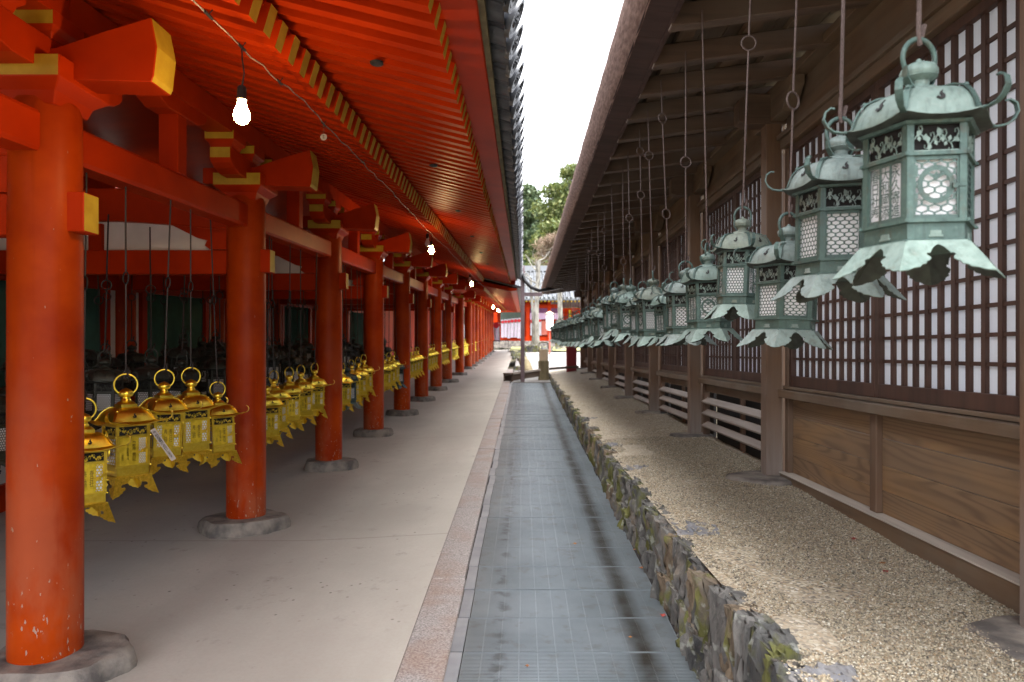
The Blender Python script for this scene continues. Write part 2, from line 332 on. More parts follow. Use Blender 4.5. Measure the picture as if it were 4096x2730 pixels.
def leaf_mat(name, stops):
    m, nt, b = nodes(name); g = nn(nt, 'ShaderNodeNewGeometry')
    c = ramp(nt, g.outputs['Random Per Island'], stops); setc(nt, b, c); b.inputs['Roughness'].default_value = 0.6
    tr = nn(nt, 'ShaderNodeBsdfTranslucent'); nt.links.new(c, tr.inputs['Color'])
    mx = nn(nt, 'ShaderNodeMixShader'); mx.inputs[0].default_value = 0.3
    nt.links.new(b.outputs[0], mx.inputs[1]); nt.links.new(tr.outputs[0], mx.inputs[2]); nt.links.new(mx.outputs[0], nt.nodes['Material Output'].inputs['Surface'])
    return m
M['leaf_dark'] = leaf_mat('conifer_leaf', [(0, (0.055, 0.095, 0.045)), (0.5, (0.085, 0.125, 0.06)), (1, (0.12, 0.15, 0.07))])
M['leaf_mid'] = leaf_mat('broadleaf', [(0, (0.075, 0.11, 0.03)), (0.5, (0.11, 0.14, 0.04)), (1, (0.15, 0.16, 0.045))])
M['leaf_brown'] = leaf_mat('bare_twig', [(0, (0.14, 0.09, 0.06)), (0.5, (0.21, 0.145, 0.10)), (1, (0.25, 0.20, 0.13))])
def glow(name, col, s):
    m, nt, b = nodes(name); setc(nt, b, (0.9, 0.9, 0.9))
    b.inputs['Emission Color'].default_value = (*col, 1); b.inputs['Emission Strength'].default_value = s
    return m
M['bulb'] = glow('lit_bulb', (1.0, 0.66, 0.28), 45.0)
M['bulb_off'] = pbr('unlit_bulb_glass', (0.55, 0.52, 0.52), rough=0.25)
M['lamp_paper'] = glow('lit_paper_lantern', (1.0, 0.85, 0.62), 0.03)

# ------------------------------------------------------------------ mesh builder
class MB:
    def __init__(s): s.v = []; s.f = []; s.m = []
    def add(s, vs, fs, m=0):
        o = len(s.v); s.v += [tuple(p) for p in vs]
        s.f += [tuple(i + o for i in f) for f in fs]
        s.m += list(m) if isinstance(m, (list, tuple)) else [m] * len(fs)
        return s
    def box(s, x0, x1, y0, y1, z0, z1, m=0):
        """m may be a 6-list of slots: -z, +z, -y, +y, -x, +x"""
        vs = [(x, y, z) for z in (z0, z1) for y in (y0, y1) for x in (x0, x1)]
        return s.add(vs, [(0, 2, 3, 1), (4, 5, 7, 6), (0, 1, 5, 4), (2, 6, 7, 3), (0, 4, 6, 2), (1, 3, 7, 5)], m)
    def bar(s, p, q, w, h, m=0, up=(0, 0, 1), endm=None):
        p, q = Vector(p), Vector(q); d = (q - p).normalized(); r = d.cross(Vector(up)).normalized(); u = r.cross(d)
        vs = [c + r * a * w / 2 + u * b * h / 2 for c in (p, q) for a, b in ((-1, -1), (1, -1), (1, 1), (-1, 1))]
        e = m if endm is None else endm
        return s.add(vs, [(3, 2, 1, 0), (4, 5, 6, 7), (0, 1, 5, 4), (1, 2, 6, 5), (2, 3, 7, 6), (3, 0, 4, 7)], [m, e, m, m, m, m])
    def prism(s, poly, axis, lo, hi, m=0, endm=None):
        n = len(poly); mk = {'x': lambda a, b, t: (t, a, b), 'y': lambda a, b, t: (a, t, b), 'z': lambda a, b, t: (a, b, t)}[axis]
        vs = [mk(a, b, lo) for a, b in poly] + [mk(a, b, hi) for a, b in poly]
        e = m if endm is None else endm
        return s.add(vs, [tuple(range(n))[::-1], tuple(range(n, 2 * n))] + [(i, (i + 1) % n, n + (i + 1) % n, n + i) for i in range(n)], [e, e] + [m] * n)
    def tube(s, pts, r, n=6, m=0, closed=False):
        pts = [Vector(p) for p in pts]; k = len(pts); rs = r if isinstance(r, (list, tuple)) else [r] * k
        vs = []; prev = None
        for i, p in enumerate(pts):
            a = pts[(i - 1) % k] if (closed or i > 0) else p; b = pts[(i + 1) % k] if (closed or i < k - 1) else p
            d = (b - a).normalized()
            if prev is None:
                u = d.orthogonal().normalized()
            else:
                u = (prev - d * prev.dot(d)).normalized()
            prev = u; w = d.cross(u)
            vs += [p + (u * math.cos(t) + w * math.sin(t)) * rs[i] for t in (2 * math.pi * j / n for j in range(n))]
        fs = []
        for i in range(k if closed else k - 1):
            for j in range(n):
                a, b = i * n, ((i + 1) % k) * n
                fs.append((a + j, a + (j + 1) % n, b + (j + 1) % n, b + j))
        if not closed: fs += [tuple(range(n))[::-1], tuple(range((k - 1) * n, k * n))]
        return s.add(vs, fs, m)
    def lathe(s, prof, n, m=0, c=(0, 0, 0), phase=0.0, capb=False, capt=False):
        vs = [(c[0] + r * math.cos(phase + 2 * math.pi * j / n), c[1] + r * math.sin(phase + 2 * math.pi * j / n), c[2] + z) for r, z in prof for j in range(n)]
        fs = [(i * n + j, i * n + (j + 1) % n, (i + 1) * n + (j + 1) % n, (i + 1) * n + j) for i in range(len(prof) - 1) for j in range(n)]
        if capb: fs.append(tuple(range(n))[::-1])
        if capt: fs.append(tuple(range((len(prof) - 1) * n, len(prof) * n)))
        return s.add(vs, fs, m)
    def ribbon(s, pts, wdir, w, t, m=0):
        """flat strip with thickness along pts; wdir is its width direction"""
        pts = [Vector(p) for p in pts]; wd = Vector(wdir).normalized(); k = len(pts); vs = []
        ws = w if isinstance(w, (list, tuple)) else [w] * k
        for i, p in enumerate(pts):
            d = (pts[min(i + 1, k - 1)] - pts[max(i - 1, 0)]).normalized(); nrm = d.cross(wd).normalized()
            for a, b in ((-1, -1), (1, -1), (1, 1), (-1, 1)): vs.append(p + wd * a * ws[i] / 2 + nrm * b * t / 2)
        fs = [(3, 2, 1, 0), tuple((k - 1) * 4 + j for j in range(4))]
        for i in range(k - 1):
            for j in range(4): fs.append((i * 4 + j, i * 4 + (j + 1) % 4, i * 4 + 4 + (j + 1) % 4, i * 4 + 4 + j))
        return s.add(vs, fs, m)
    def merge(s, o, mtx=None, m=None):
        vs = [mtx @ Vector(p) for p in o.v] if mtx else o.v
        return s.add(vs, o.f, o.m if m is None else m)
    def shear(s):
        s.v = [(x, y, z + T * y) for x, y, z in s.v]; return s
    def mesh(s, name, mats, smooth=None, bevel=0.0, recalc=True):
        me = bpy.data.meshes.new(name); me.from_pydata(s.v, [], s.f)
        for x in mats: me.materials.append(M[x])
        me.polygons.foreach_set('material_index', s.m)
        if recalc or bevel:
            bm = bmesh.new(); bm.from_mesh(me)
            if bevel:
                bmesh.ops.recalc_face_normals(bm, faces=bm.faces)
                es = [e for e in bm.edges if len(e.link_faces) == 2 and e.calc_face_angle(0) > 0.6]
                bmesh.ops.bevel(bm, geom=es, offset=bevel, segments=1, affect='EDGES', profile=0.5, clamp_overlap=True)
            else: bmesh.ops.recalc_face_normals(bm, faces=bm.faces)
            bm.to_mesh(me); bm.free()
        if smooth:
            me.shade_smooth(); me.set_sharp_from_angle(angle=R(smooth))
        me.update(); return me
    def build(s, name, mats, parent=None, loc=None, **kw):
        if isinstance(mats, str): mats = [mats]
        return link(name, s.mesh(name, mats, **kw), parent, loc)

ROOTLOC = {}
def link(name, me, parent=None, loc=None):
    o = bpy.data.objects.new(name, me); C.objects.link(o)
    if loc is not None: o.location = loc
    if parent is not None:
        o.parent = parent
        if parent.name in ROOTLOC: o.matrix_parent_inverse = Matrix.Translation(-Vector(ROOTLOC[parent.name]))
    return o
def tag(o, label=None, cat=None, group=None, kind=None):
    for k, v in (('label', label), ('category', cat), ('group', group), ('kind', kind)):
        if v: o[k] = v
    return o
def thing(name, label, cat, loc, group=None, world_children=False):
    o = bpy.data.objects.new(name, None); C.objects.link(o); o.location = loc; o.empty_display_size = 0.1
    if world_children: ROOTLOC[o.name] = tuple(loc)
    return tag(o, label, cat, group)
KIDS = {}
def copy_tree(o, parent=None):
    c = o.copy(); C.objects.link(c)
    if parent is not None: c.parent = parent
    for ch in list(o.children):
        if not ch.get('own'): copy_tree(ch, c)
    return c
def dup(o, loc=None, rot=None, scale=None):
    c = o.copy(); C.objects.link(c)
    if loc is not None: c.location = loc
    if rot is not None: c.rotation_euler = rot
    if scale is not None: c.scale = scale
    return c
def sheet(name, x0, x1, y0, y1, zf, nx, ny, m, kind='structure', parent=None):
    xs = np.linspace(x0, x1, nx); ys = np.linspace(y0, y1, ny); b = MB()
    b.add([(x, y, zf(x, y)) for y in ys for x in xs], [(j * nx + i, j * nx + i + 1, (j + 1) * nx + i + 1, (j + 1) * nx + i) for j in range(ny - 1) for i in range(nx - 1)])
    o = b.build(name, m, parent, smooth=40, recalc=False)
    return tag(o, kind=kind) if parent is None else o
def text_mesh(s, size, m, vertical=True):
    cu = bpy.data.curves.new('lettering', 'FONT'); cu.body = '\n'.join(s) if vertical else s
    cu.size = size; cu.align_x = 'CENTER'; cu.align_y = 'CENTER'; cu.space_line = 0.92 if vertical else 1.0
    cu.resolution_u = 2; cu.extrude = size * 0.02; cu.offset = size * 0.012
    to = bpy.data.objects.new('lettering', cu); C.objects.link(to)
    dg = bpy.context.evaluated_depsgraph_get(); me = bpy.data.meshes.new_from_object(to.evaluated_get(dg))
    bpy.data.objects.remove(to); bpy.data.curves.remove(cu)
    me.materials.clear(); me.materials.append(M[m]); return me

# ------------------------------------------------------------------ ground
GY = [0, 2.0, 3.0, 5.45, 7.8, 10.7, 14.0, 18.0, 22.0]
GL = [-0.985, -0.98, -0.98, -0.965, -0.945, -0.915, -0.85, -0.77, -0.64]
GR = [-1.05, -1.02, -0.995, -0.925, -0.90, -0.835, -0.745, -0.61, -0.50]
def gz(x, y):
    a, b = np.interp(y, GY, GL), np.interp(y, GY, GR); t = min(1, max(0, (x - 0.83) / 1.0))
    return CAMZ + a + (b - a) * t + 0.012 * noise.noise((x * 3, y * 3, 0))
sheet('ground', -90, 90, -20, 320, lambda x, y: G(max(y, 0)) - 0.9 + max(0, (y - 75)) * 0.02, 13, 40, 'soil')
sheet('floor', -9, -0.545, -4, 47, lambda x, y: T * y - 0.055 * min(1.0, max(0.0, (-0.6 - x) / 1.0)) ** 0.8, 48, 60, 'earth')
sheet('courtyard', -0.3, 2.45, 18.75, 22.2, lambda x, y: T * y - 0.004, 4, 12, 'court')
sheet('courtyard', -0.3, 30, 22.2, 62, lambda x, y: T * y - 0.004, 12, 30, 'court')
sheet('gravel_terrace', 0.832, 2.02, 0.5, 21.8, gz, 14, 160, 'gravel')
b = MB(); b.box(-0.345, -0.325, -2, 18.7, -0.40, -0.02).box(0.76, 0.78, -2, 18.7, -0.40, -0.02).box(-0.345, 0.78, -2, 18.7, -0.42, -0.40).box(-0.345, 0.78, 18.7, 18.74, -0.42, -0.01).shear()
tag(b.build('drain_channel', 'dark'), kind='structure')

# pebbles on the near part of the terrace: real stones, smaller than one could pick apart
def pebbles():
    n = 78000
    y = 1.75 + (rng.random(n) ** 1.35) * 5.6; x = 0.80 + rng.random(n) * 1.12
    bare = np.array([noise.noise((a * 2.3, c * 2.3, 5.0)) for a, c in zip(x, y)])
    edge = 0.835 + 0.025 * np.sin(y * 5.1) + 0.02 * np.sin(y * 11.3)
    keep = (bare < 0.42) & (x > edge + 0.10 * rng.random(n)); x, y = x[keep], y[keep]; n = len(x)
    a, bb = np.interp(y, GY, GL), np.interp(y, GY, GR); t = np.clip((x - 0.83), 0, 1)
    nz = np.array([noise.noise((i * 3, j * 3, 0)) for i, j in zip(x, y)])
    z = CAMZ + a + (bb - a) * t + 0.012 * nz + 0.002
    r = 0.0027 + 0.0038 * rng.random(n) ** 1.8
    base = np.array([(1, 0, 0), (0, 1, 0), (-1, 0, 0), (0, -1, 0), (0, 0, 1.0), (0, 0, -1.0)])
    ang = rng.random(n) * 6.28; ca, sa = np.cos(ang), np.sin(ang)
    sx, sy, sz = r * (0.8 + 0.7 * rng.random(n)), r * (0.8 + 0.4 * rng.random(n)), r * (0.5 + 0.4 * rng.random(n))
    V = np.empty((n, 6, 3))
    lx = base[None, :, 0] * sx[:, None]; ly = base[None, :, 1] * sy[:, None]
    V[:, :, 0] = x[:, None] + lx * ca[:, None] - ly * sa[:, None]; V[:, :, 1] = y[:, None] + lx * sa[:, None] + ly * ca[:, None]
    V[:, :, 2] = z[:, None] + base[None, :, 2] * sz[:, None] + 0.002 * rng.random(n)[:, None]
    F = np.array([(0, 1, 4), (1, 2, 4), (2, 3, 4), (3, 0, 4), (1, 0, 5), (2, 1, 5), (3, 2, 5), (0, 3, 5)])
    idx = (np.arange(n)[:, None, None] * 6 + F[None]).reshape(-1)
    me = bpy.data.meshes.new('gravel'); me.vertices.add(n * 6); me.vertices.foreach_set('co', V.reshape(-1))
    me.loops.add(len(idx)); me.loops.foreach_set('vertex_index', idx)
    me.polygons.add(n * 8); me.polygons.foreach_set('loop_start', np.arange(0, len(idx), 3)); 
    me.update(calc_edges=True); me.materials.append(M['pebble']); me.shade_smooth()
    tag(link('gravel', me), kind='stuff')
pebbles()

# granite kerb
root = thing('granite_kerb', 'rust stained granite kerb between the earth floor and the steel gratings', 'kerb', (-0.43, 2, T * 2), None, True)
y = -0.6
for L in [1.5, 1.62, 1.55, 1.6, 1.35, 1.4, 1.3, 1.5, 1.4, 1.45, 1.5, 1.4, 1.6, 1.5, 1.5, 1.5, 1.6]:
    w = random.uniform(-0.008, 0.008)
    b = MB(); b.box(-0.545, -0.338 + w, y + 0.004, y + L - 0.004, -0.35, 0.004 + random.uniform(-0.003, 0.004)).shear()
    b.build('kerb_stone', 'granite', root, bevel=0.006); y += L

# steel gratings: every panel is a thing
def grate_meshes():
    L = 0.372; g = MB(); x0, x1 = -0.275, 0.752
    n = 30; p = L / n
    for i in range(n): g.box(x0, x1, i * p + 0.001, i * p + 0.0092, -0.022, 0.0)
    bars = g.shear().mesh('cross_bars', ['grate'], recalc=False)
    g = MB()
    for i in range(13):
        x = x0 + (x1 - x0 - 0.004) * i / 12; g.box(x, x + 0.0045, 0.001, L - 0.001, -0.026, 0.0008)
    bear = g.shear().mesh('bearing_bars', ['grate'], recalc=False)
    g = MB(); g.box(x0, x1, 0.0, 0.004, -0.028, 0.0022).box(x0, x1, L - 0.004, L, -0.028, 0.0022).shear()
    rim = g.mesh('end_rim', ['grate_edge'], recalc=False)
    g = MB(); g.box(-0.336, -0.279, 0.002, L - 0.002, -0.006, 0.003).box(-0.336, -0.332, 0.002, L - 0.002, -0.04, 0.002).shear()
    plate = g.mesh('edge_plate', ['zinc'], recalc=False)
    return bars, bear, rim, plate
gm = grate_meshes()
proto = None; ORD = ['first', 'second', 'third', 'fourth', 'fifth', 'sixth', 'seventh', 'eighth', 'ninth', 'tenth', 'eleventh', 'twelfth', 'thirteenth', 'fourteenth', 'fifteenth', 'sixteenth', 'seventeenth', 'eighteenth', 'nineteenth', 'twentieth', 'twenty-first', 'twenty-second', 'twenty-third', 'twenty-fourth', 'twenty-fifth', 'twenty-sixth', 'twenty-seventh', 'twenty-eighth', 'twenty-ninth', 'thirtieth', 'thirty-first', 'thirty-second', 'thirty-third', 'thirty-fourth', 'thirty-fifth', 'thirty-sixth', 'thirty-seventh', 'thirty-eighth', 'thirty-ninth', 'fortieth', 'forty-first', 'forty-second', 'forty-third', 'forty-fourth', 'forty-fifth', 'forty-sixth']
k = 0; y = 2.415
while y < 18.4:
    loc = (random.uniform(-0.006, 0.008), y, T * y - 0.006 + random.uniform(-0.002, 0.002))
    if proto is None:
        proto = thing('grating_panel', 'x', 'drain grating', loc, 'steel drain gratings laid end to end down the lane')
        for nme, me in zip(('cross_bars', 'bearing_bars', 'end_rim', 'edge_plate'), gm): link(nme, me, proto)
        o = proto
    else:
        o = copy_tree(proto); o.location = loc
    o.rotation_euler.z = random.uniform(-0.003, 0.003)
    o['label'] = 'nearest wet steel grating panel, at the bottom edge of the lane' if k == 0 else '%s wet steel grating panel from the near end of the drain down the lane' % ORD[k]
    y += 0.3755; k += 1

# rubble retaining wall beside the drain
def stone_mesh(w, h, d, seed, nx=5, nz=7):
    b = MB(); rr = random.Random(seed); tilt = rr.uniform(-0.18, 0.18)
    pts = {}
    me = bmesh.new(); bmesh.ops.create_cube(me, size=1.0)
    bmesh.ops.subdivide_edges(me, edges=me.edges, cuts=8, use_grid_fill=True)
    off = Vector((rr.random() * 50, rr.random() * 50, rr.random() * 50))
    for v in me.verts:
        c = v.co.copy(); n1 = noise.noise(c * 1.6 + off); n2 = noise.noise(Vector((c.x * 7, c.y * 7, c.z * 2.2)) + off); n3 = noise.noise(c * 9 + off)
        s = 1 - 0.22 * max(0, (abs(c.y) * 2) ** 3) * (0.6 + n1) - 0.12 * max(0, abs(c.z) * 2 - 0.6)
        v.co = Vector((c.x * d * (0.9 + 0.35 * n1) - 0.03 * n2 - 0.014 * n3 + 0.028 * noise.noise(Vector((c.x * 3, c.y * 9 + c.z * 2, c.z * 2.5)) + off) - 0.016 * abs(noise.noise(Vector((c.x, c.y * 5 + c.z, c.z * 7)) + off)), c.y * w * s + 0.02 * n2 + c.z * tilt * w, c.z * h * (1 + 0.10 * n1) + 0.030 * n2 + 0.012 * n3))
    out = bpy.data.meshes.new('stone'); me.to_mesh(out); me.free(); out.shade_smooth(); out.set_sharp_from_angle(angle=R(38)); return out
root = thing('rubble_wall', 'low mossy rubble stone wall holding up the gravel beside the drain', 'stone wall', (0.85, 3, T * 3), None, True)
y = 1.2; i = 0
while y < 21.5:
    far = min(1.0, y / 14); w = random.uniform(0.055, 0.17) * (0.9 + far * 0.9)
    top = gz(0.84, y + w / 2); bot = T * y - 0.12; h = top - bot + random.uniform(-0.040, 0.002)
    rows = 2 if (h > 0.42 and random.random() < 0.55) else 1
    zb = bot
    for rI in range(rows):
        hh = h / rows * (1.12 if rows == 2 else 1.06)
        me = stone_mesh(w * 1.22, hh, random.uniform(0.08, 0.13), 100 + i); me.materials.append(M[random.choice(['rock_a', 'rock_a', 'rock_a', 'rock_b', 'rock_c', 'rock_c'])])
        link('stone', me, root, (0.838 + random.uniform(-0.012, 0.014) - 0.03 * (rI == 0) * (rows == 2), y + w / 2, zb + hh / 2 - (0.01 if rI == 0 else 0.03)))
        zb += h / rows; i += 1
    y += w
# flat slabs that show through the gravel along the wall top
for j, yy in enumerate([2.05, 3.75, 5.6, 6.9, 9.4]):
    me = stone_mesh(random.uniform(0.16, 0.34), 0.05, random.uniform(0.16, 0.26), 900 + j); me.materials.append(M['flag'])
    link('cap_stone', me, root, (0.93 + random.uniform(-0.02, 0.05), yy, gz(0.93, yy) - 0.023))

# ------------------------------------------------------------------ vermilion gallery (left)
GAL = thing('vermilion_gallery', 'long vermilion painted open gallery with grey tiled eaves along the left side', 'gallery', (COLX, COLY[1], T * COLY[1]), None, True)
RC = 0.145
# columns and their foundation stones
me_col = None
b = MB(); b.lathe([(RC * 0.985, 0), (RC, 0.02), (RC * 1.005, 0.8), (RC * 0.99, 1.8), (RC * 0.965, 2.43), (RC * 0.90, 2.47)], 40, capb=True, capt=True)
me_col = b.mesh('column', ['vcol'], smooth=50)
b = MB(); b.lathe([(0.125, 0), (0.125, 1.2), (0.118, 2.4)], 24, capb=True, capt=True); me_col2 = b.mesh('column', ['vcol'], smooth=50)
def base_stone(seed, r, h):
    rr = random.Random(seed); n = 28; b = MB(); ph = rr.random() * 9
    prof = [(1.0, -0.06), (1.03, 0.3 * h), (1.0, 0.72 * h), (0.93, 0.96 * h), (0.5, 1.0 * h), (0.01, 1.0 * h)]
    vs = []
    for k2, z in prof:
        for j in range(n):
            a = 2 * math.pi * j / n; q = r * k2 * (1 + 0.26 * noise.noise((math.cos(a) * 1.5 + ph, math.sin(a) * 1.5, seed)) + 0.05 * noise.noise((math.cos(a) * 5, math.sin(a) * 5, seed + z * 9)))
            vs.append((q * math.cos(a) * 1.12, q * math.sin(a) * 0.86, z + (0.006 * noise.noise((q * math.cos(a) * 9, q * math.sin(a) * 9, seed)))))
    b.add(vs, [(i * n + j, i * n + (j + 1) % n, (i + 1) * n + (j + 1) % n, (i + 1) * n + j) for i in range(len(prof) - 1) for j in range(n)])
    return b.mesh('foundation_stone', ['base_stone'], smooth=45)
STONE_R = {1: 0.29, 2: 0.28, 3: 0.26}
for i, yy in enumerate(COLY):
    link('column', me_col, GAL, (COLX, yy, T * yy + 0.03))
    link('foundation_stone', base_stone(i + 3, STONE_R.get(i, 0.25), 0.10), GAL, (COLX + (0.06 if i == 1 else 0.0), yy - (0.0 if i != 2 else 0.03), T * yy - 0.058))
for i, yy in enumerate(COLY_FAR):
    xx = -2.06 + 0.08 * min(1, i / 4)
    o = link('column', me_col if i < 2 else me_col2, GAL, (xx, yy, T * yy + 0.03))
    link('foundation_stone', base_stone(i + 31, 0.22, 0.10), GAL, (xx, yy, T * yy - 0.058))
# head beams between columns (top under the column head), and mid-bay struts
ALLY = COLY + COLY_FAR
for i in range(len(ALLY) - 1):
    y0, y1 = ALLY[i] + RC * 0.9, ALLY[i + 1] - RC * 0.9
    b = MB(); ym = (y0 + y1) / 2
    b.prism([(COLX - 0.065, 0.765), (COLX + 0.055, 0.765), (COLX + 0.065, 0.785), (COLX + 0.065, 0.925), (COLX + 0.055, 0.94), (COLX - 0.065, 0.94)], 'y', y0, y1).shear()
    o = b.build('head_beam', 'vermilion', GAL)
    for v in o.data.vertices:                                    # the log turns round: ochre faces show only at cut ends
        pass
    if i < len(COLY) - 1:
        b = MB(); b.box(COLX - 0.06, COLX + 0.06, ym - 0.055, ym + 0.055, 0.94, 1.30).shear(); b.build('strut', 'vermilion', GAL, bevel=0.005)
        b = MB(); hw = 0.30                                          # boat-shaped arm over the strut
        prof = [(ym - hw, 1.405), (ym - hw, 1.35), (ym - hw + 0.03, 1.325), (ym - hw + 0.12, 1.295), (ym + hw - 0.12, 1.295), (ym + hw - 0.03, 1.325), (ym + hw, 1.35), (ym + hw, 1.405)]
        b.prism(prof, 'x', COLX - 0.07, COLX + 0.07)
        for f_i in (3 - 1, len(prof) + 1): b.m[f_i] = 1
        b.m[2] = 1; b.m[8] = 1; b.shear(); b.build('boat_arm', ['vermilion', 'ochre'], GAL, bevel=0.004)
# bracket sets
def bracket_meshes():
    out = []
    b = MB()   # big bearing block: tapered foot, ochre end grain faces along the lane
    def block(x, y, z0, z1, wt, wb, zc_):
        v = [(x - wb, y - wb, z0), (x + wb, y - wb, z0), (x + wb, y + wb, z0), (x - wb, y + wb, z0)]
        for q, z in ((wb + (wt - wb) * 0.25, z0 + (zc_ - z0) * 0.55), (wt, zc_), (wt, z1)): v += [(x - q, y - q, z), (x + q, y - q, z), (x + q, y + q, z), (x - q, y + q, z)]
        fs = [(3, 2, 1, 0)]; ms = [0]
        for lv in range(3):
            for j in range(4): fs.append((lv * 4 + j, lv * 4 + (j + 1) % 4, lv * 4 + 4 + (j + 1) % 4, lv * 4 + 4 + j)); ms.append(1 if (lv == 2 and j in (0, 2)) else 0)
        fs.append((12, 13, 14, 15)); ms.append(0)
        return v, fs, ms
    b.add(*block(0, 0, 0.97, 1.16, 0.18, 0.115, 1.065)); out.append(('bearing_block', b.mesh('bearing_block', ['vermilion', 'ochre'], bevel=0.004)))
    b = MB(); hw = 0.46
    prof = [(-hw, 1.27), (-hw, 1.19), (-hw + 0.02, 1.165), (-hw + 0.07, 1.135), (-hw + 0.16, 1.115), (hw - 0.16, 1.115), (hw - 0.07, 1.135), (hw - 0.02, 1.165), (hw, 1.19), (hw, 1.27)]
    b.prism(prof, 'x', -0.075, 0.075); b.m[2] = 1; b.m[10] = 1
    out.append(('bracket_arm', b.mesh('bracket_arm', ['vermilion', 'ochre'], bevel=0.004)))
    for yy in (-0.37, 0.0, 0.37):
        b = MB(); b.add(*block(0, yy, 1.271, 1.385, 0.105, 0.075, 1.32)); out.append(('small_block', b.mesh('small_block', ['vermilion', 'ochre'], bevel=0.003)))
    b = MB()   # beam nose that pokes out over the lane
    b.prism([(-0.30, 1.10), (0.52, 1.075), (0.53, 1.10), (0.545, 1.23), (0.52, 1.36), (0.32, 1.30), (0.10, 1.225), (-0.30, 1.22)], 'y', -0.085, 0.085)
    for q in (3, 4, 5): b.m[q] = 1
    out.append(('beam_nose', b.mesh('beam_nose', ['vermilion', 'ochre'], bevel=0.004)))
    b = MB()   # tie-beam end with ochre face
    b.box(0.10, 0.205, -0.055, 0.055, 0.425, 0.60, [0, 0, 0, 0, 0, 1]); out.append(('tie_tenon', b.mesh('tie_tenon', ['vermilion', 'ochre'], bevel=0.004)))
    return out
BR = bracket_meshes()
for yy in COLY:
    for nme, me in BR: link(nme, me, GAL, (COLX, yy, CAMZ + T * yy))
for i, yy in enumerate(COLY_FAR):
    for nme, me in BR:
        if nme in ('bearing_block', 'beam_nose', 'bracket_arm'): link(nme, me, GAL, (COLX + 0.06, yy, CAMZ - 0.12 + T * yy))
# purlin above the brackets
def yprism(name, poly, y0, y1, m, dz=0.0, **kw):
    b = MB(); n = max(1, int((y1 - y0) / 2.4)); ys = [y0 + (y1 - y0) * q / n for q in range(n + 1)]
    b.prism([(x, z + CAMZ + dz) for x, z in poly], 'y', y0, y1); b.shear(); return b.build(name, m, GAL, **kw)
YA0, YA1, YB1 = -1.2, 19.25, 46.0
ys = [YA0] + [q + 0.02 for q in COLY[1:]]
for a, c in zip(ys[:-1], ys[1:]):
    yprism('purlin', [(-2.24, 1.385), (-2.055, 1.385), (-2.055, 1.53), (-2.24, 1.57)], a, c - 0.004, 'vermilion')
# shift head beams and struts up to camera height (they were drafted relative to it)
for o in list(GAL.children):
    if o.name.split('.')[0] in ('head_beam', 'strut', 'boat_arm'): o.location.z += CAMZ
# two tiers of rafters
RS = 0.155
b = MB(); b.bar((-2.72, 0, 1.735 + 0.062), (-1.085, 0, 1.252 + 0.06), 0.074, 0.124, 0, endm=None)
b.m[1] = 1
me_r1 = b.shear().mesh('rafter', ['vermilion', 'ochre'])
b = MB(); b.bar((-1.30, 0, 1.455 + 0.05), (-0.345, 0, 1.222 + 0.043), 0.066, 0.088, 0); b.m[1] = 1
me_r2 = b.shear().mesh('flying_rafter', ['vermilion', 'ochre'])
n = int((YA1 - YA0 - 0.1) / RS)
for i in range(n):
    yy = YA0 + 0.1 + i * RS
    link('rafter', me_r1, GAL, (random.uniform(-0.004, 0.004), yy, CAMZ + T * yy + random.uniform(-0.003, 0.003)))
    link('flying_rafter', me_r2, GAL, (random.uniform(-0.005, 0.005), yy + 0.004, CAMZ + T * yy + random.uniform(-0.003, 0.003)))
b = MB(); b.lathe([(0.0005, -0.012), (0.020, -0.011), (0.033, -0.004), (0.034, 0.004)], 12); me_boss = b.mesh('iron_boss', ['iron_dark'], smooth=50)
for q in range(8):
    yy = 3.37 + 2.13 * q; link('iron_boss', me_boss, GAL, (-0.72, yy, CAMZ + T * yy + 1.305))
yprism('eave_batten', [(-1.22, 1.40), (-1.098, 1.366), (-1.098, 1.40), (-1.22, 1.435)], YA0, YA1, 'vermilion')
yprism('soffit_board', [(-3.3, 2.07), (-1.16, 1.412), (-1.16, 1.432), (-3.3, 2.09)], YA0, YA1, 'vermilion')
yprism('soffit_board', [(-1.19, 1.518), (-0.40, 1.322), (-0.40, 1.342), (-1.19, 1.538)], YA0, YA1, 'vermilion')
yprism('fascia_board', [(-0.41, 1.325), (-0.39, 1.312), (-0.186, 1.306), (-0.178, 1.34), (-0.41, 1.372)], YA0, YA1, 'vermilion', bevel=0.004)
yprism('tile_lath', [(-0.184, 1.318), (-0.155, 1.318), (-0.155, 1.36), (-0.184, 1.36)], YA0, YA1, 'stump')
yprism('soffit_board', [(-3.3, 2.085), (-3.3, 2.105), (-6.3, 1.34), (-6.3, 1.32)], YA0, YA1, 'vermilion')
yprism('roof_deck', [(-3.3, 2.16), (-0.16, 1.375), (-0.16, 1.40), (-3.3, 2.27), (-6.4, 1.36), (-6.4, 1.33)], YA0, YA1, 'tile')
yprism('ridge', [(-3.45, 2.2), (-3.15, 2.2), (-3.18, 2.55), (-3.42, 2.55)], YA0, YA1, 'tile')
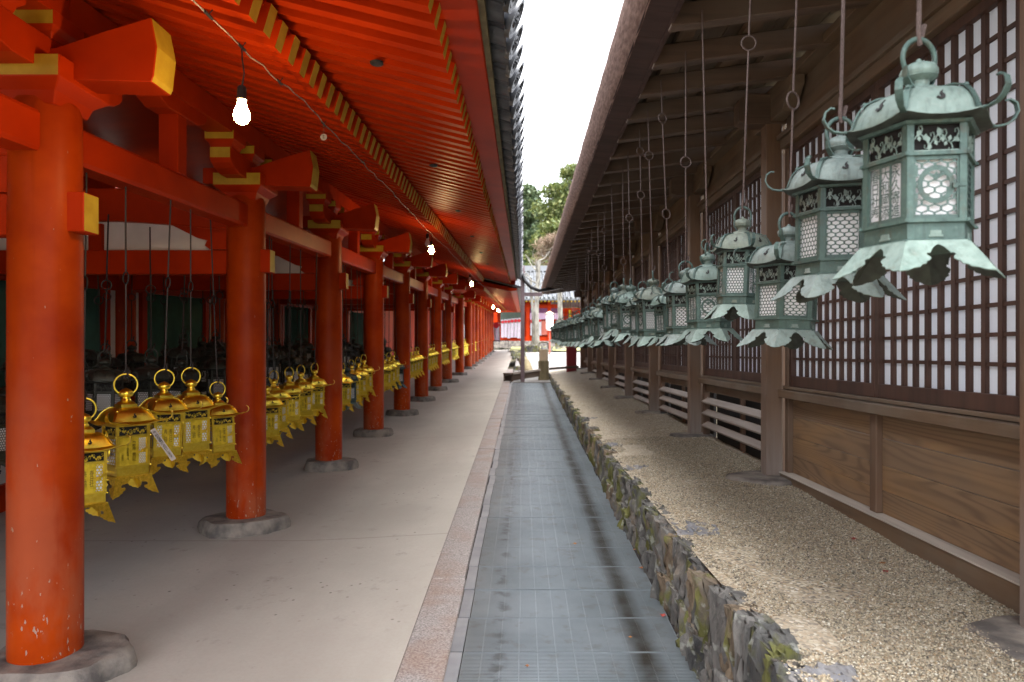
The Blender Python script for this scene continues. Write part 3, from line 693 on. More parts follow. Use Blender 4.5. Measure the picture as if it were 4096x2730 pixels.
# eave tiles: pan tiles with curved lips and round cover tiles with crest discs
def eave_tiles():
    b = MB(); N = 7
    for i in range(N):   # curved pan tile, lip at the eave
        pass
    W = 0.236
    def pan(x, dz): return [(x, -W / 2 + W * i / N, 1.335 + dz + 0.035 * ((2 * i / N - 1) ** 2) - 0.0 * i) for i in range(N + 1)]
    for (xa, da), (xb, db) in (((-0.175, -0.018), (-0.078, -0.045)),):
        lo1, lo2 = pan(xa, da), pan(xb, db); hi1, hi2 = [(p[0], p[1], p[2] + 0.022) for p in lo1], [(p[0], p[1], p[2] + 0.022) for p in lo2]
        for i in range(N):
            b.add([lo1[i], lo1[i + 1], lo2[i + 1], lo2[i]], [(0, 1, 2, 3)]); b.add([hi1[i], hi1[i + 1], hi2[i + 1], hi2[i]], [(3, 2, 1, 0)]); b.add([lo2[i], lo2[i + 1], hi2[i + 1], hi2[i]], [(0, 1, 2, 3)])
        # drooping lip
        for i in range(N): b.add([lo2[i], lo2[i + 1], (lo2[i + 1][0] + 0.004, lo2[i + 1][1], lo2[i + 1][2] - 0.045 + 0.03 * abs(2 * (i + 1) / N - 1)), (lo2[i][0] + 0.004, lo2[i][1], lo2[i][2] - 0.045 + 0.03 * abs(2 * i / N - 1))], [(0, 1, 2, 3)])
    pan_me = b.shear().mesh('pan_tile', ['tile'], smooth=40)
    b = MB(); d = Vector((1, 0, -0.45)).normalized(); u = Vector((0.45, 0, 1)).normalized(); p0 = Vector((-0.60, 0, 1.365 + 0.2)); p1 = Vector((-0.032, 0, 1.355))
    b.tube([p0, p1], 0.062, 12)
    def disc(c, r0, r1, h):
        ring = lambda r, o: [c + d * o + (Vector((0, 1, 0)) * math.cos(t) + u * math.sin(t)) * r for t in (2 * math.pi * j / 20 for j in range(20))]
        return ring(r0, h), ring(r1, h)
    # crest disc: raised rim, sunk field, raised comma shapes
    rings = [(0.088, -0.02), (0.088, 0.006), (0.073, 0.006), (0.068, -0.004), (0.0005, -0.004)]
    vs = []
    for r, o in rings: vs += [p1 + d * o + (Vector((0, 1, 0)) * math.cos(t) + u * math.sin(t)) * r for t in (2 * math.pi * j / 20 for j in range(20))]
    b.add(vs, [(i * 20 + j, i * 20 + (j + 1) % 20, (i + 1) * 20 + (j + 1) % 20, (i + 1) * 20 + j) for i in range(4) for j in range(20)])
    for q in range(3):   # three swirls
        path = [p1 + d * 0.001 + (Vector((0, 1, 0)) * math.cos(t) + u * math.sin(t)) * rr for t, rr in ((q * 2.094 + s * 0.5, 0.02 + 0.008 * s) for s in range(4))]
        b.tube(path, [0.011, 0.010, 0.007, 0.003], 5)
    cov_me = b.shear().mesh('cover_tile', ['tile'], smooth=40)
    return pan_me, cov_me
pan_me, cov_me = eave_tiles()
DT = 0.05
TS = 0.240
for i in range(int((YA1 - YA0) / TS)):
    yy = YA0 + 0.1 + i * TS
    o = link('pan_tile', pan_me, GAL, (random.uniform(-0.006, 0.006), yy, CAMZ + DT + T * yy + random.uniform(-0.004, 0.004)))
    o = link('cover_tile', cov_me, GAL, (random.uniform(-0.008, 0.008), yy + TS / 2, CAMZ + DT + T * yy + random.uniform(-0.004, 0.004)))
# second, lower roof section farther up the lane
DB = -0.20
b = MB()
for i in range(int((YB1 - YA1) / 0.17)):
    yy = YA1 + 0.1 + i * 0.17
    b.bar((-2.6, yy, 1.70 + DB), (-1.085, yy, 1.30 + DB), 0.075, 0.10, 0); b.m[-5] = 1
    b.bar((-1.30, yy, 1.46 + DB), (-0.345, yy, 1.265 + DB), 0.065, 0.085, 0); b.m[-5] = 1
b.v = [(x, y, z + CAMZ) for x, y, z in b.v]; b.shear()
tag(b.build('far_rafters', ['vermilion', 'ochre'], GAL, recalc=False), kind='stuff')
for nm, poly, m in (('purlin', [(-2.24, 1.30), (-2.0, 1.30), (-2.0, 1.53), (-2.24, 1.57)], 'vermilion'),
                    ('soffit_board', [(-3.3, 2.085), (-1.19, 1.435), (-1.19, 1.455), (-3.3, 2.105)], 'vermilion'), ('soffit_board', [(-1.19, 1.492), (-0.36, 1.312), (-0.36, 1.332), (-1.19, 1.515)], 'vermilion'),
                    ('fascia_board', [(-0.375, 1.255), (-0.325, 1.225), (-0.165, 1.245), (-0.165, 1.30), (-0.375, 1.335)], 'vermilion'),
                    ('roof_deck', [(-3.3, 2.14), (-0.03, 1.29), (-0.03, 1.36), (-3.3, 2.25), (-6.4, 1.36), (-6.4, 1.33)], 'tile')):
    yprism(nm, poly, YA1 + 0.02, YB1, m, dz=DB)
# barge boards close the end of the upper roof section; a vermilion gable board faces the lane
b = MB(); b.prism([(-3.3, 1.98 + CAMZ), (-0.30, 1.205 + CAMZ), (-0.20, 1.215 + CAMZ), (-0.20, 1.335 + CAMZ), (-3.3, 2.14 + CAMZ)], 'y', YA1 + 0.0, YA1 + 0.018).shear(); b.build('barge_board', 'vermilion', GAL)
# interior: back wall with green lattice windows, cross beams, plaster
BX = -4.45
for i, yy in enumerate(COLY[:8]):
    y1 = COLY[i + 1]
    link('column', me_col, GAL, (BX, yy, T * yy + 0.03))
    b = MB(); b.box(BX + 0.10, COLX - 0.12, yy - 0.05, yy + 0.05, 0.41, 0.595)
    o = b.build('tie_beam', 'vermilion', GAL, loc=(0, 0, CAMZ + T * yy), bevel=0.006)
    b = MB(); x0, x1 = BX + 0.1, COLX - 0.1; xm = (x0 + x1) / 2      # curved rainbow beam above
    up = [(x0 + (x1 - x0) * t, 1.02 + 0.05 * math.sin(math.pi * t)) for t in [q / 12 for q in range(13)]]
    dn = [(x0 + (x1 - x0) * t, 0.76 + (0.06 * math.sin(math.pi * min(1, max(0, (t - 0.08) / 0.84))))) for t in [q / 12 for q in range(13)]]
    b.prism(dn + up[::-1], 'y', yy - 0.07, yy + 0.07); b.build('rainbow_beam', 'vermilion', GAL, loc=(0, 0, CAMZ + T * yy), bevel=0.008)
    b = MB(); b.box(x0, x1, yy - 0.008, yy + 0.008, 0.594, 0.84); b.build('plaster_panel', 'plaster', GAL, loc=(0, 0, CAMZ + T * yy))
    b = MB(); b.box(xm - 0.05, xm + 0.05, yy - 0.045, yy + 0.045, 0.595, 0.80); b.build('short_strut', 'vermilion', GAL, loc=(0, 0, CAMZ + T * yy))
    for sgn, xe in ((1, x0), (-1, x1)):   # scrolled corbel under each end
        b = MB(); b.prism([(xe, 0.60), (xe + sgn * 0.16, 0.60), (xe + sgn * 0.20, 0.63), (xe + sgn * 0.18, 0.67), (xe + sgn * 0.26, 0.69), (xe + sgn * 0.34, 0.73), (xe + sgn * 0.46, 0.79), (xe, 0.79)], 'y', yy - 0.05, yy + 0.05); b.build('corbel', 'vermilion', GAL, loc=(0, 0, CAMZ + T * yy))
    a, c = yy + RC, y1 - RC
    def bw(name, x0, x1, z0, z1, m, ya=a, yc=c):
        b = MB(); b.box(x0, x1, ya, yc, z0 + CAMZ, z1 + CAMZ).shear(); return b.build(name, m, GAL)
    bw('lintel', BX - 0.06, BX + 0.06, 0.40, 0.58, 'vermilion'); bw('head_beam', BX - 0.06, BX + 0.06, 0.80, 0.97, 'vermilion')
    bw('plaster_panel', BX - 0.02, BX + 0.02, 0.58, 0.80, 'plaster'); bw('upper_boarding', BX - 0.02, BX + 0.02, 0.97, 1.80, 'vermilion')
    bw('sill_beam', BX - 0.07, BX + 0.07, -0.75, -0.58, 'vermilion'); bw('plaster_panel', BX - 0.02, BX + 0.02, -1.33, -0.75, 'plaster'); bw('ground_sill', BX - 0.07, BX + 0.07, -1.62, -1.33, 'vermilion')
    for q0, q1 in ((a, a + 0.16), (c - 0.16, c)):
        bw('plaster_panel', BX - 0.02, BX + 0.02, -0.58, 0.40, 'plaster', q0, q1)
    for q0 in (a + 0.16, c - 0.26):
        bw('window_jamb', BX - 0.06, BX + 0.065, -0.58, 0.40, 'vermilion', q0, q0 + 0.10)
    b = MB(); n = 20; w0, w1 = a + 0.26, c - 0.26
    for q in range(n):
        yq = w0 + (w1 - w0) * (q + 0.5) / n; b.bar((BX, yq, -0.58 + CAMZ), (BX, yq, 0.40 + CAMZ), 0.05, 0.05, up=(1, 1, 0))
    b.box(BX - 0.06, BX - 0.05, w0, w1, -0.58 + CAMZ, 0.40 + CAMZ); b.shear(); b.build('window_lattice', 'green_lattice', GAL, recalc=False)
b = MB(); b.prism([(BX - 0.03, -1.62 + CAMZ), (BX + 0.03, -1.62 + CAMZ), (BX + 0.03, 1.75 + CAMZ), (BX - 0.03, 1.75 + CAMZ)], 'y', 19.5, 46).shear(); b.build('back_wall', 'vermilion', GAL)

# ------------------------------------------------------------------ dark timber hall (right)
HALL = thing('timber_hall', 'dark weathered timber hall with paper lattice screens and bark eaves along the right side', 'hall', (1.9, 5.16, 0.6), None, True)
Z = lambda z: CAMZ + z
PW = 0.118
YH0, YH1 = 0.6, 21.4
def hb(name, x0, x1, y0, y1, z0, z1, m, bevel=0.004, parent=None):
    b = MB(); b.box(x0, x1, y0, y1, Z(z0), Z(z1)); return b.build(name, m, HALL, bevel=bevel)
posts = PY + [21.2]
for i, yy in enumerate(PY):
    g = gz(1.85, yy) - CAMZ
    hb('post', 1.80, 1.922, yy, yy + PW, g - 0.05, 1.70, 'wood_post', 0.006)
    link('post_stone', base_stone(i + 70, 0.26 if i < 2 else 0.19, 0.03), HALL, (1.83, yy + 0.0, gz(1.83, yy) - 0.008))
    if i > 0:
        b = MB()     # bracket arm poking out at the post head
        b.prism([(1.60, 1.70), (1.60, 1.86), (1.66, 1.90), (1.95, 1.90), (1.95, 1.68), (1.66, 1.68)], 'y', yy - 0.01, yy + PW + 0.01); b.v = [(x, y, z + CAMZ) for x, y, z in b.v]
        b.build('bracket_arm', 'wood_x', HALL, bevel=0.005)
        b = MB(); b.prism([(yy - 0.38, 1.90), (yy - 0.38, 1.84), (yy - 0.30, 1.76), (yy - 0.22, 1.70), (yy + PW + 0.22, 1.70), (yy + PW + 0.30, 1.76), (yy + PW + 0.38, 1.84), (yy + PW + 0.38, 1.90)], 'x', 1.83, 1.93)
        b.v = [(x, y, z + CAMZ) for x, y, z in b.v]; b.build('boat_arm', 'wood_y', HALL, bevel=0.004)
ys2 = [YH0] + PY + [YH1]
for i in range(len(ys2) - 1):
    a, c = ys2[i] + (PW if i else 0), ys2[i + 1]
    if c - a < 0.2: continue
    g = min(gz(1.95, a), gz(1.95, c)) - CAMZ
    hb('rail', 1.885, 1.985, a, c, -0.337, -0.280, 'wood_y')                 # waist rail
    hb('screen_sill', 1.925, 1.990, a, c, -0.276, -0.255, 'wood_y', 0.002)
    hb('head_rail', 1.90, 1.99, a, c, 1.49, 1.575, 'wood_y'); hb('lintel_moulding', 1.875, 1.90, a, c, 1.555, 1.59, 'wood_y', 0.002)
    hb('frieze_board', 1.95, 1.985, a, c, 1.575, 1.90, 'wood_y', 0.002)
    hb('jamb', 1.937, 2.0, a, a + 0.085, g - 0.05, 1.49, 'wood_z'); hb('jamb', 1.937, 2.0, c - 0.06, c, g - 0.05, 1.49, 'wood_z')
    a2, c2 = a + 0.088, c - 0.063; mid = (a2 + c2) / 2
    if i <= 1:
        hb('ground_sill', 1.90, 2.0, a, c, g - 0.06, -0.895, 'wood_y'); hb('sill_cap', 1.893, 1.99, a, c, -0.894, -0.887, 'pale_sill', 0.0)
        hb('stile', 1.935, 1.985, mid - 0.035, mid + 0.035, -0.886, -0.338, 'wood_z')
        hs_ = [-0.886, -0.76, -0.62, -0.475, -0.338]
        for (s0, s1) in ((a2, mid - 0.036), (mid + 0.036, c2)):
            for z0, z1 in zip(hs_[:-1], hs_[1:]): hb('board', 1.972 + random.uniform(-0.003, 0.003), 1.995, s0, s1, z0 + 0.001, z1 - 0.002, 'plank', 0.002)
    else:
        hb('board', 1.955, 1.985, a2, c2, -0.425, -0.338, 'wood_y')
        for zt in (-0.49, -0.615, -0.745):
            if zt - 0.07 < g - 0.03: continue
            b = MB(); b.prism([(1.975, zt + 0.004), (1.912, zt - 0.040), (1.920, zt - 0.058), (1.983, zt - 0.014)], 'y', a2 - 0.03, c2 + 0.02); b.v = [(x, y, z + CAMZ) for x, y, z in b.v]
            b.build('louvre', 'wood_silver', HALL, bevel=0.002)
        hb('stile', 2.0, 2.04, mid - 0.02, mid + 0.02, g - 0.05, -0.34, 'wood_z', 0.0)
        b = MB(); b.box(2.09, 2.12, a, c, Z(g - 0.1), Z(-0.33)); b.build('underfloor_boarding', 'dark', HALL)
# rafters under the bark eaves
RSP = 0.505
b = MB(); b.bar((0.80, 0, 1.76 + 0.06), (2.3, 0, 1.955 + 0.06), 0.085, 0.12, 0); b.m[0] = 1; b.m[2] = 2; me_hr = b.mesh('rafter', ['wood_x', 'wood_silver', 'wood_mid'], bevel=0.005)
yy = YH0 + 0.1
while yy < YH1 - 0.05:
    link('rafter', me_hr, HALL, (random.uniform(-0.006, 0.006), yy, CAMZ + random.uniform(-0.004, 0.004))); yy += RSP
def hprism(name, poly, y0, y1, m, **kw):
    b = MB(); b.prism([(x, Z(z)) for x, z in poly], 'y', y0, y1); return b.build(name, m, HALL, **kw)
hprism('wall_plate', [(1.845, 1.90), (2.0, 1.90), (2.0, 2.03), (1.845, 1.955)], YH0, YH1, 'wood_y', bevel=0.004)
for xb, zb in ((0.99, 1.905), (1.40, 1.957), (1.68, 1.993)):
    hprism('batten', [(xb - 0.05, zb), (xb + 0.05, zb + 0.012), (xb + 0.05, zb + 0.05), (xb - 0.05, zb + 0.04)], YH0, YH1, 'wood_y')
x = 0.79
nP = 9
for q in range(nP):    # ceiling boards over the rafters
    xa, xb = 0.80 + 1.4 * q / nP, 0.80 + 1.4 * (q + 1) / nP
    za, zb = 1.885 + 0.13 * (xa - 0.8) + 0.055, 1.885 + 0.13 * (xb - 0.8) + 0.055
    hprism('ceiling_board', [(xa, za), (xb - 0.006, zb), (xb - 0.006, zb + 0.02), (xa, za + 0.02)], YH0, YH1, 'wood_y')
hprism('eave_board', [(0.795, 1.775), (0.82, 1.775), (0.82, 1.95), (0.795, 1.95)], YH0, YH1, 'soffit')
yy = YH0                                                         # short soffit boards between rafter tips and bark
while yy < YH1 - 0.01:
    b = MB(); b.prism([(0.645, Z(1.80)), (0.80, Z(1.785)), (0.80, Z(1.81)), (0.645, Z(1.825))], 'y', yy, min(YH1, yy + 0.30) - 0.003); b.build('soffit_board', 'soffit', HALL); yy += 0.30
def bark():
    b = MB(); n = 170; prof = [(0.655, 1.797), (0.635, 1.81), (0.600, 1.84), (0.570, 1.875), (0.553, 1.905), (0.556, 1.925), (0.60, 1.95), (1.2, 2.22), (2.4, 2.85), (5.2, 4.3)]
    ys = np.linspace(YH0, YH1, n); vs = []
    for yv in ys:
        sag = 0.0
        for (px, pz) in prof:
            j = 0.006 * noise.noise((px * 20, yv * 6, pz * 20)) if px < 0.7 else 0
            vs.append((px + j, yv, Z(pz) + j))
    m = len(prof)
    b.add(vs, [(i * m + q, i * m + q + 1, (i + 1) * m + q + 1, (i + 1) * m + q) for i in range(n - 1) for q in range(m - 1)], [0 if q < 5 else 1 for i in range(n - 1) for q in range(m - 1)])
    b.add([(p[0], YH1, Z(p[1])) for p in prof] + [(5.2, YH1, Z(2.2)), (0.8, YH1, Z(1.9))], [tuple(range(m + 2))], 0)
    b.build('bark_roof', ['bark', 'bark_top'], HALL, smooth=50)
bark()
hb('end_wall', 1.95, 6.0, YH1 - 0.05, YH1, -0.7, 2.6, 'wood_z', 0.0)
hb('corner_post', 1.80, 1.95, 21.2, 21.4, -0.7, 1.75, 'wood_z', 0.004)
# paper screens: each bay holds two sliding lattice screens, each a thing with its own bars
def screen(a, c, idx, detail, label):
    z0, z1 = -0.253, 1.488
    r = thing('lattice_screen', label, 'paper screen', (1.965, (a + c) / 2, Z(z0)), 'paper lattice screens of the dark hall', True)
    b = MB(); fw = 0.038
    b.box(1.945, 1.982, a, a + fw, Z(z0), Z(z1)).box(1.945, 1.982, c - fw, c, Z(z0), Z(z1)).box(1.946, 1.981, a + fw, c - fw, Z(z0), Z(z0 + 0.075)).box(1.946, 1.981, a + fw, c - fw, Z(z1 - 0.05), Z(z1))
    b.build('frame', 'lat', r, bevel=0.002)
    b = MB(); b.box(1.9835, 1.985, a + 0.01, c - 0.01, Z(z0 + 0.01), Z(z1 - 0.01)); b.build('paper', 'shoji', r)
    n = max(3, round((c - a - 2 * fw) / 0.1025)); nz = 13; w = 0.027; pitch = (c - a - 2 * fw) / n
    vb = [MB().box(1.964, 1.983, a + fw + pitch * q - w / 2, a + fw + pitch * q + w / 2, Z(z0 + 0.075), Z(z1 - 0.05)) for q in range(1, n)]
    hp = (z1 - z0 - 0.125) / nz
    hbars = [MB().box(1.970, 1.982, a + fw, c - fw, Z(z0 + 0.075 + hp * q - 0.009), Z(z0 + 0.075 + hp * q + 0.009)) for q in range(1, nz)]
    if detail:
        for q in vb: q.build('lattice_bar', 'lat', r)
        for q in hbars: q.build('cross_bar', 'lat', r)
    else:
        m = MB()
        for q in vb + hbars: m.merge(q)
        m.build('lattice', 'lat', r)
pos_words = ['nearest', 'second', 'third', 'fourth', 'fifth', 'sixth', 'seventh', 'eighth', 'ninth', 'tenth', 'eleventh', 'twelfth', 'thirteenth', 'fourteenth', 'fifteenth', 'sixteenth', 'seventeenth', 'eighteenth', 'nineteenth']
idx = 0
for i in range(len(ys2) - 1):
    a, c = ys2[i] + (PW if i else 0) + 0.088, ys2[i + 1] - 0.063
    if c - a < 0.3: continue
    mid = (a + c) / 2
    for (s0, s1) in ((a, mid - 0.001), (mid + 0.001, c)):
        if i == 0: lab = 'white paper lattice screen at the extreme near end of the dark hall' if s0 == a else 'white paper lattice screen just outside the right edge beside the near post'
        else: lab = '%s white paper lattice screen from the near post along the dark hall' % pos_words[idx]; idx += 1
        screen(s0, s1, idx, i in (1, 2), lab)

# ------------------------------------------------------------------ hanging lanterns
def face_frames(N, rad):
    """for each side: centre, outward normal, tangent, half width"""
    out = []
    for k in range(N):
        t = 2 * math.pi * k / N; ap = rad * math.cos(math.pi / N); out.append((t, ap, rad * math.sin(math.pi / N)))
    return out
def place(mb, o, t, ap, m=None):
    """put a mesh drafted in (u right, v up, w out) on the side at angle t"""
    ct, st = math.cos(t), math.sin(t)
    vs = [(ct * (ap + w) - st * u, st * (ap + w) + ct * u, v) for u, v, w in o.v]
    mb.add(vs, o.f, o.m if m is None else m)
def honeycomb(w, h, px, py, th, u0=0.0, v0=0.0):
    """sheet pierced with six-sided holes; px, py cell pitch, th bar share"""
    o = MB(); nx, ny = int(w / px) + 2, int(h / (py * 0.75)) + 2
    for j in range(-1, ny):
        for i in range(-1, nx):
            cx = -w / 2 + (i + (0.5 if j % 2 else 0.0)) * px; cy = j * py * 0.75
            if not (-w / 2 - px * 0.4 < cx < w / 2 + px * 0.4 and -py * 0.4 < cy < h + py * 0.4): continue
            pts = [(0, 0.5), (0.5, 0.25), (0.5, -0.25), (0, -0.5), (-0.5, -0.25), (-0.5, 0.25)]
            cl = lambda u, v: (min(w / 2, max(-w / 2, u)) + u0, min(h, max(0, v)) + v0, 0.0)
            outer = [cl(cx + a * px, cy + b2 * py) for a, b2 in pts]; inner = [cl(cx + a * px * (1 - th), cy + b2 * py * (1 - th)) for a, b2 in pts]
            o.add(outer + inner, [(q, (q + 1) % 6, 6 + (q + 1) % 6, 6 + q) for q in range(6)])
    return o
def rect(o, u0, u1, v0, v1, w0=-0.012, w1=0.012, m=0):
    vs = [(u, v, w) for w in (w0, w1) for v in (v0, v1) for u in (u0, u1)]
    o.add(vs, [(0, 2, 3, 1), (4, 5, 7, 6), (0, 1, 5, 4), (2, 6, 7, 3), (0, 4, 6, 2), (1, 3, 7, 5)], m); return o
def scroll_frieze(w, h):
    """openwork vine: a wandering stem, tendrils that curl off it and lens-shaped leaves"""
    o = MB(); rr = random.Random(int(w * 1000)); n = 22
    st = [(-w / 2 + w * q / n, h * (0.46 + 0.17 * math.sin(q * 0.62) + 0.03 * math.sin(q * 2.3)), 0.0) for q in range(n + 1)]
    o.tube(st, 0.011, 4)
    for q in range(1, n):
        x, v, _ = st[q]; up = 1 if (q % 2) else -1
        if q % 3 == 0: o.tube([(x, v, 0), (x + 0.03, v + up * h * 0.18, 0.004), (x + 0.01, v + up * h * 0.32, 0.004), (x - 0.035, v + up * h * 0.28, 0), (x - 0.03, v + up * h * 0.17, 0)], [0.010, 0.010, 0.009, 0.008, 0.012], 4)
        else:
            a = rr.uniform(0.6, 2.3) * up; L = rr.uniform(0.09, 0.14); c, s_ = math.cos(a), math.sin(a); wd = L * 0.36
            vv = lambda u, t: (x + c * u - s_ * t, min(h, max(0, v + s_ * u + c * t)), 0.006)
            o.add([vv(0, 0), vv(L * 0.5, wd), vv(L, 0), vv(L * 0.5, -wd)], [(0, 1, 2, 3)])
    rect(o, -w / 2, w / 2, 0, 0.015, -0.01, 0.008)
    return o
GLYPH = {}
def glyph_block(s, w, h):
    key = s
    if key not in GLYPH:
        me = text_mesh(s, 1.0, 'black'); vs = [tuple(v.co) for v in me.vertices]; fs = [tuple(p.vertices) for p in me.polygons]; bpy.data.meshes.remove(me); GLYPH[key] = (vs, fs)
    vs, fs = GLYPH[key]; xs = [v[0] for v in vs]; ys_ = [v[1] for v in vs]
    sx, sy = w / (max(xs) - min(xs)), h / (max(ys_) - min(ys_)); ox, oy = (max(xs) + min(xs)) / 2, (max(ys_) + min(ys_)) / 2
    o = MB(); o.add([((v[0] - ox) * sx, (v[1] - oy) * sy, 0.0) for v in vs], fs); return o

def lantern_kit(kind):
    """returns list of (part name, mesh) in units of the body's corner radius; z = 0 at the skirt tips"""
    hexa = kind in ('green_a', 'green_b', 'green_c', 'dark', 'teal')
    N = 6 if hexa else 4; ph = math.pi / N
    if hexa: zs = dict(skirt=0.50, band=0.88, panel=1.92, frieze=2.44, eave=2.49); rs_top, rs_bot = 1.05, 1.55
    else: zs = dict(skirt=0.82, band=1.28, panel=2.52, frieze=2.98, eave=3.00); rs_top, rs_bot = 1.06, 1.38
    met, roofm = {'green_a': ('patina', 'patina_pale'), 'green_b': ('patina', 'patina_grey'), 'green_c': ('patina', 'patina_olive'), 'dark': ('bronze_dark', 'bronze_dark'), 'teal': ('teal_dark', 'teal_dark')}.get(kind, ('gold_sheet', 'gold'))
    skm = {'green_a': 'patina_pale', 'green_b': 'patina_grey', 'green_c': 'patina_pale'}.get(kind, met)
    parts = []
    def P(name, mb, mats, up=None, **kw): parts.append((name, up, mb.mesh(name, mats if isinstance(mats, list) else [mats], **kw)))
    # --- frame: base, lower band with rims and rivets, corner posts, header
    b = MB(); c8 = math.cos(math.pi / N)
    b.lathe([(0.05, zs['skirt'] - 0.02), (1.0, zs['skirt'] - 0.02), (1.05, zs['skirt']), (1.05, zs['skirt'] + 0.035), (0.99, zs['skirt'] + 0.045), (0.96, zs['skirt'] + 0.06), (0.96, zs['band'] - 0.06), (1.03, zs['band'] - 0.05), (1.03, zs['band'] + 0.01), (0.93, zs['band'] + 0.02)], N, phase=ph)
    b.lathe([(0.93, zs['panel'] - 0.015), (1.03, zs['panel'] - 0.005), (1.03, zs['panel'] + 0.055), (0.95, zs['panel'] + 0.06)], N, phase=ph)
    b.lathe([(0.95, zs['frieze'] - 0.02), (1.05, zs['frieze'] - 0.015), (1.10, zs['frieze'] + 0.03), (0.2, zs['frieze'] + 0.04)], N, phase=ph)
    for k in range(N):
        a = ph + 2 * math.pi * k / N; p = Vector((math.cos(a), math.sin(a), 0))
        for t in (a - ph, a + ph):            # two leaves of each corner post lie on the two sides
            ap = c8; hw = math.sin(math.pi / N); s = 1 if t < a else -1
            o = MB(); rect(o, s * hw - s * 0.12 if s > 0 else -hw, s * hw if s > 0 else -hw + 0.12, zs['band'] + 0.01, zs['frieze'] - 0.01, -0.03, -0.004); place(b, o, t, ap)
        for z in (zs['band'] - 0.02, zs['panel'] + 0.028, zs['skirt'] + 0.02):
            q = p * 1.035; b.lathe([(0.032, -0.028), (0.032, 0.0), (0.02, 0.024), (0.001, 0.03)], 6, c=(q.x, q.y, z))
    P('frame', b, met if hexa else 'gold', smooth=30)
    # --- ornaments on the lower band
    hw = math.sin(math.pi / N)
    for k in range(N):
        b = MB(); o = MB()
        if hexa:
            rect(o, -0.12, 0.12, zs['skirt'] + 0.09, zs['skirt'] + 0.13, -0.045, 0.02)
            for u in (-0.06, 0.0, 0.06): rect(o, u - 0.035, u + 0.035, zs['skirt'] + 0.13, zs['skirt'] + 0.20, -0.045, 0.012)
        else:
            rect(o, -hw * 0.74, hw * 0.74, zs['skirt'] + 0.12, zs['band'] - 0.13, -0.05, 0.004)
            for u in range(6): rect(o, -hw * 0.62 + u * hw * 0.22, -hw * 0.62 + u * hw * 0.22 + 0.08, zs['skirt'] + 0.17, zs['band'] - 0.18, 0.0, 0.02)
        place(b, o, 2 * math.pi * k / N, 0.96 * c8)
        P('band_ornament', b, roofm if hexa else 'gold', 'frame', bevel=0.008)
    # --- frieze openwork on a dark recess
    b = MB()
    for k in range(N): place(b, scroll_frieze(2 * hw - 0.26, zs['frieze'] - zs['panel'] - 0.09).shift(0, zs['panel'] + 0.065), 2 * math.pi * k / N, c8 - 0.02)
    P('frieze', b, skm if hexa else 'gold', 'frame', recalc=False)
    b = MB(); b.lathe([(0.86, zs['panel'] + 0.05), (0.86, zs['frieze'])], N, phase=ph); P('frieze_back', b, 'dark', 'frame')
    # --- paper liner
    b = MB(); b.lathe([(0.87, zs['band'] + 0.015), (0.87, zs['panel'] - 0.01)], N, phase=ph); P('paper', b, 'paper' if kind not in ('dark',) else 'paper')
    # --- pierced side panels
    ph_, pw = zs['panel'] - zs['band'] - 0.03, 2 * hw - 0.24
    for k in range(N):
        o = MB(); v0 = zs['band'] + 0.015
        if kind == 'gold_a':
            style = ['inscribed', 'hexgrid', 'slats', 'hexgrid'][k]
        elif kind == 'gold_b': style = ['duo', 'hexgrid', 'duo', 'slats'][k]
        else: style = {'green_a': ['crest', 'script', 'wave', 'script', 'crest', 'hex'], 'green_b': ['wavescript', 'script', 'wavescript', 'hex', 'wave', 'script'], 'green_c': ['hexgrid', 'script', 'hexgrid', 'crest', 'hex', 'script'], 'teal': ['hexgrid'] * 6, 'dark': ['hex'] * 6}[kind][k]
        rect(o, -pw / 2, -pw / 2 + 0.035, v0, v0 + ph_); rect(o, pw / 2 - 0.035, pw / 2, v0, v0 + ph_); rect(o, -pw / 2, pw / 2, v0, v0 + 0.06); rect(o, -pw / 2, pw / 2, v0 + ph_ - 0.06, v0 + ph_)
        iw, ih, b0 = pw - 0.07, ph_ - 0.12, v0 + 0.06
        if style in ('hex', 'hexgrid'): o.merge(honeycomb(iw, ih, iw / 6.0, iw / 5.4, 0.24, 0, b0))
        elif style == 'wave': o.merge(honeycomb(iw, ih, iw / 3.6, iw / 6.0, 0.22, 0, b0))
        elif style == 'crest':
            o.merge(honeycomb(iw, ih, iw / 3.2, iw / 5.2, 0.20, 0, b0))
            cz = b0 + ih * 0.55; ring = [(0.27 * math.cos(q), cz + 0.27 * math.sin(q), 0.006) for q in (2 * math.pi * j / 24 for j in range(24))]
            o.ribbon(ring + ring[:1], (0, 0, 1), 0.012, 0.085)
            for q in (-0.5, 0.0, 0.5): o.add([(0.0, cz + 0.07, 0.01), (0.05 + q * 0.12, cz + 0.14, 0.01), (q * 0.36, cz + 0.22, 0.01), (-0.05 + q * 0.12, cz + 0.14, 0.01)], [(0, 1, 2, 3)])
            for q in (0.12, ih - 0.28): rect(o, -pw / 2 - 0.05, -pw / 2 + 0.07, b0 + q, b0 + q + 0.2, -0.005, 0.02)      # hinges
            rect(o, pw / 2 - 0.10, pw / 2 + 0.12, b0 + ih * 0.5, b0 + ih * 0.5 + 0.03, 0.0, 0.05); rect(o, pw / 2 - 0.12, pw / 2 - 0.04, b0 + ih * 0.47, b0 + ih * 0.56, 0.0, 0.06)
        elif style in ('script', 'wavescript'):
            hh = ih if style == 'script' else ih * 0.52
            if style == 'wavescript':
                o.merge(honeycomb(iw, ih - hh - 0.03, iw / 3.6, iw / 6.0, 0.22, 0, b0 + hh + 0.03)); rect(o, -iw / 2, iw / 2, b0 + hh, b0 + hh + 0.03)
            cols = ('春日社奉', '大和國添', '永久寄進') if style == 'script' else ('挨久', '天三', '在吉')
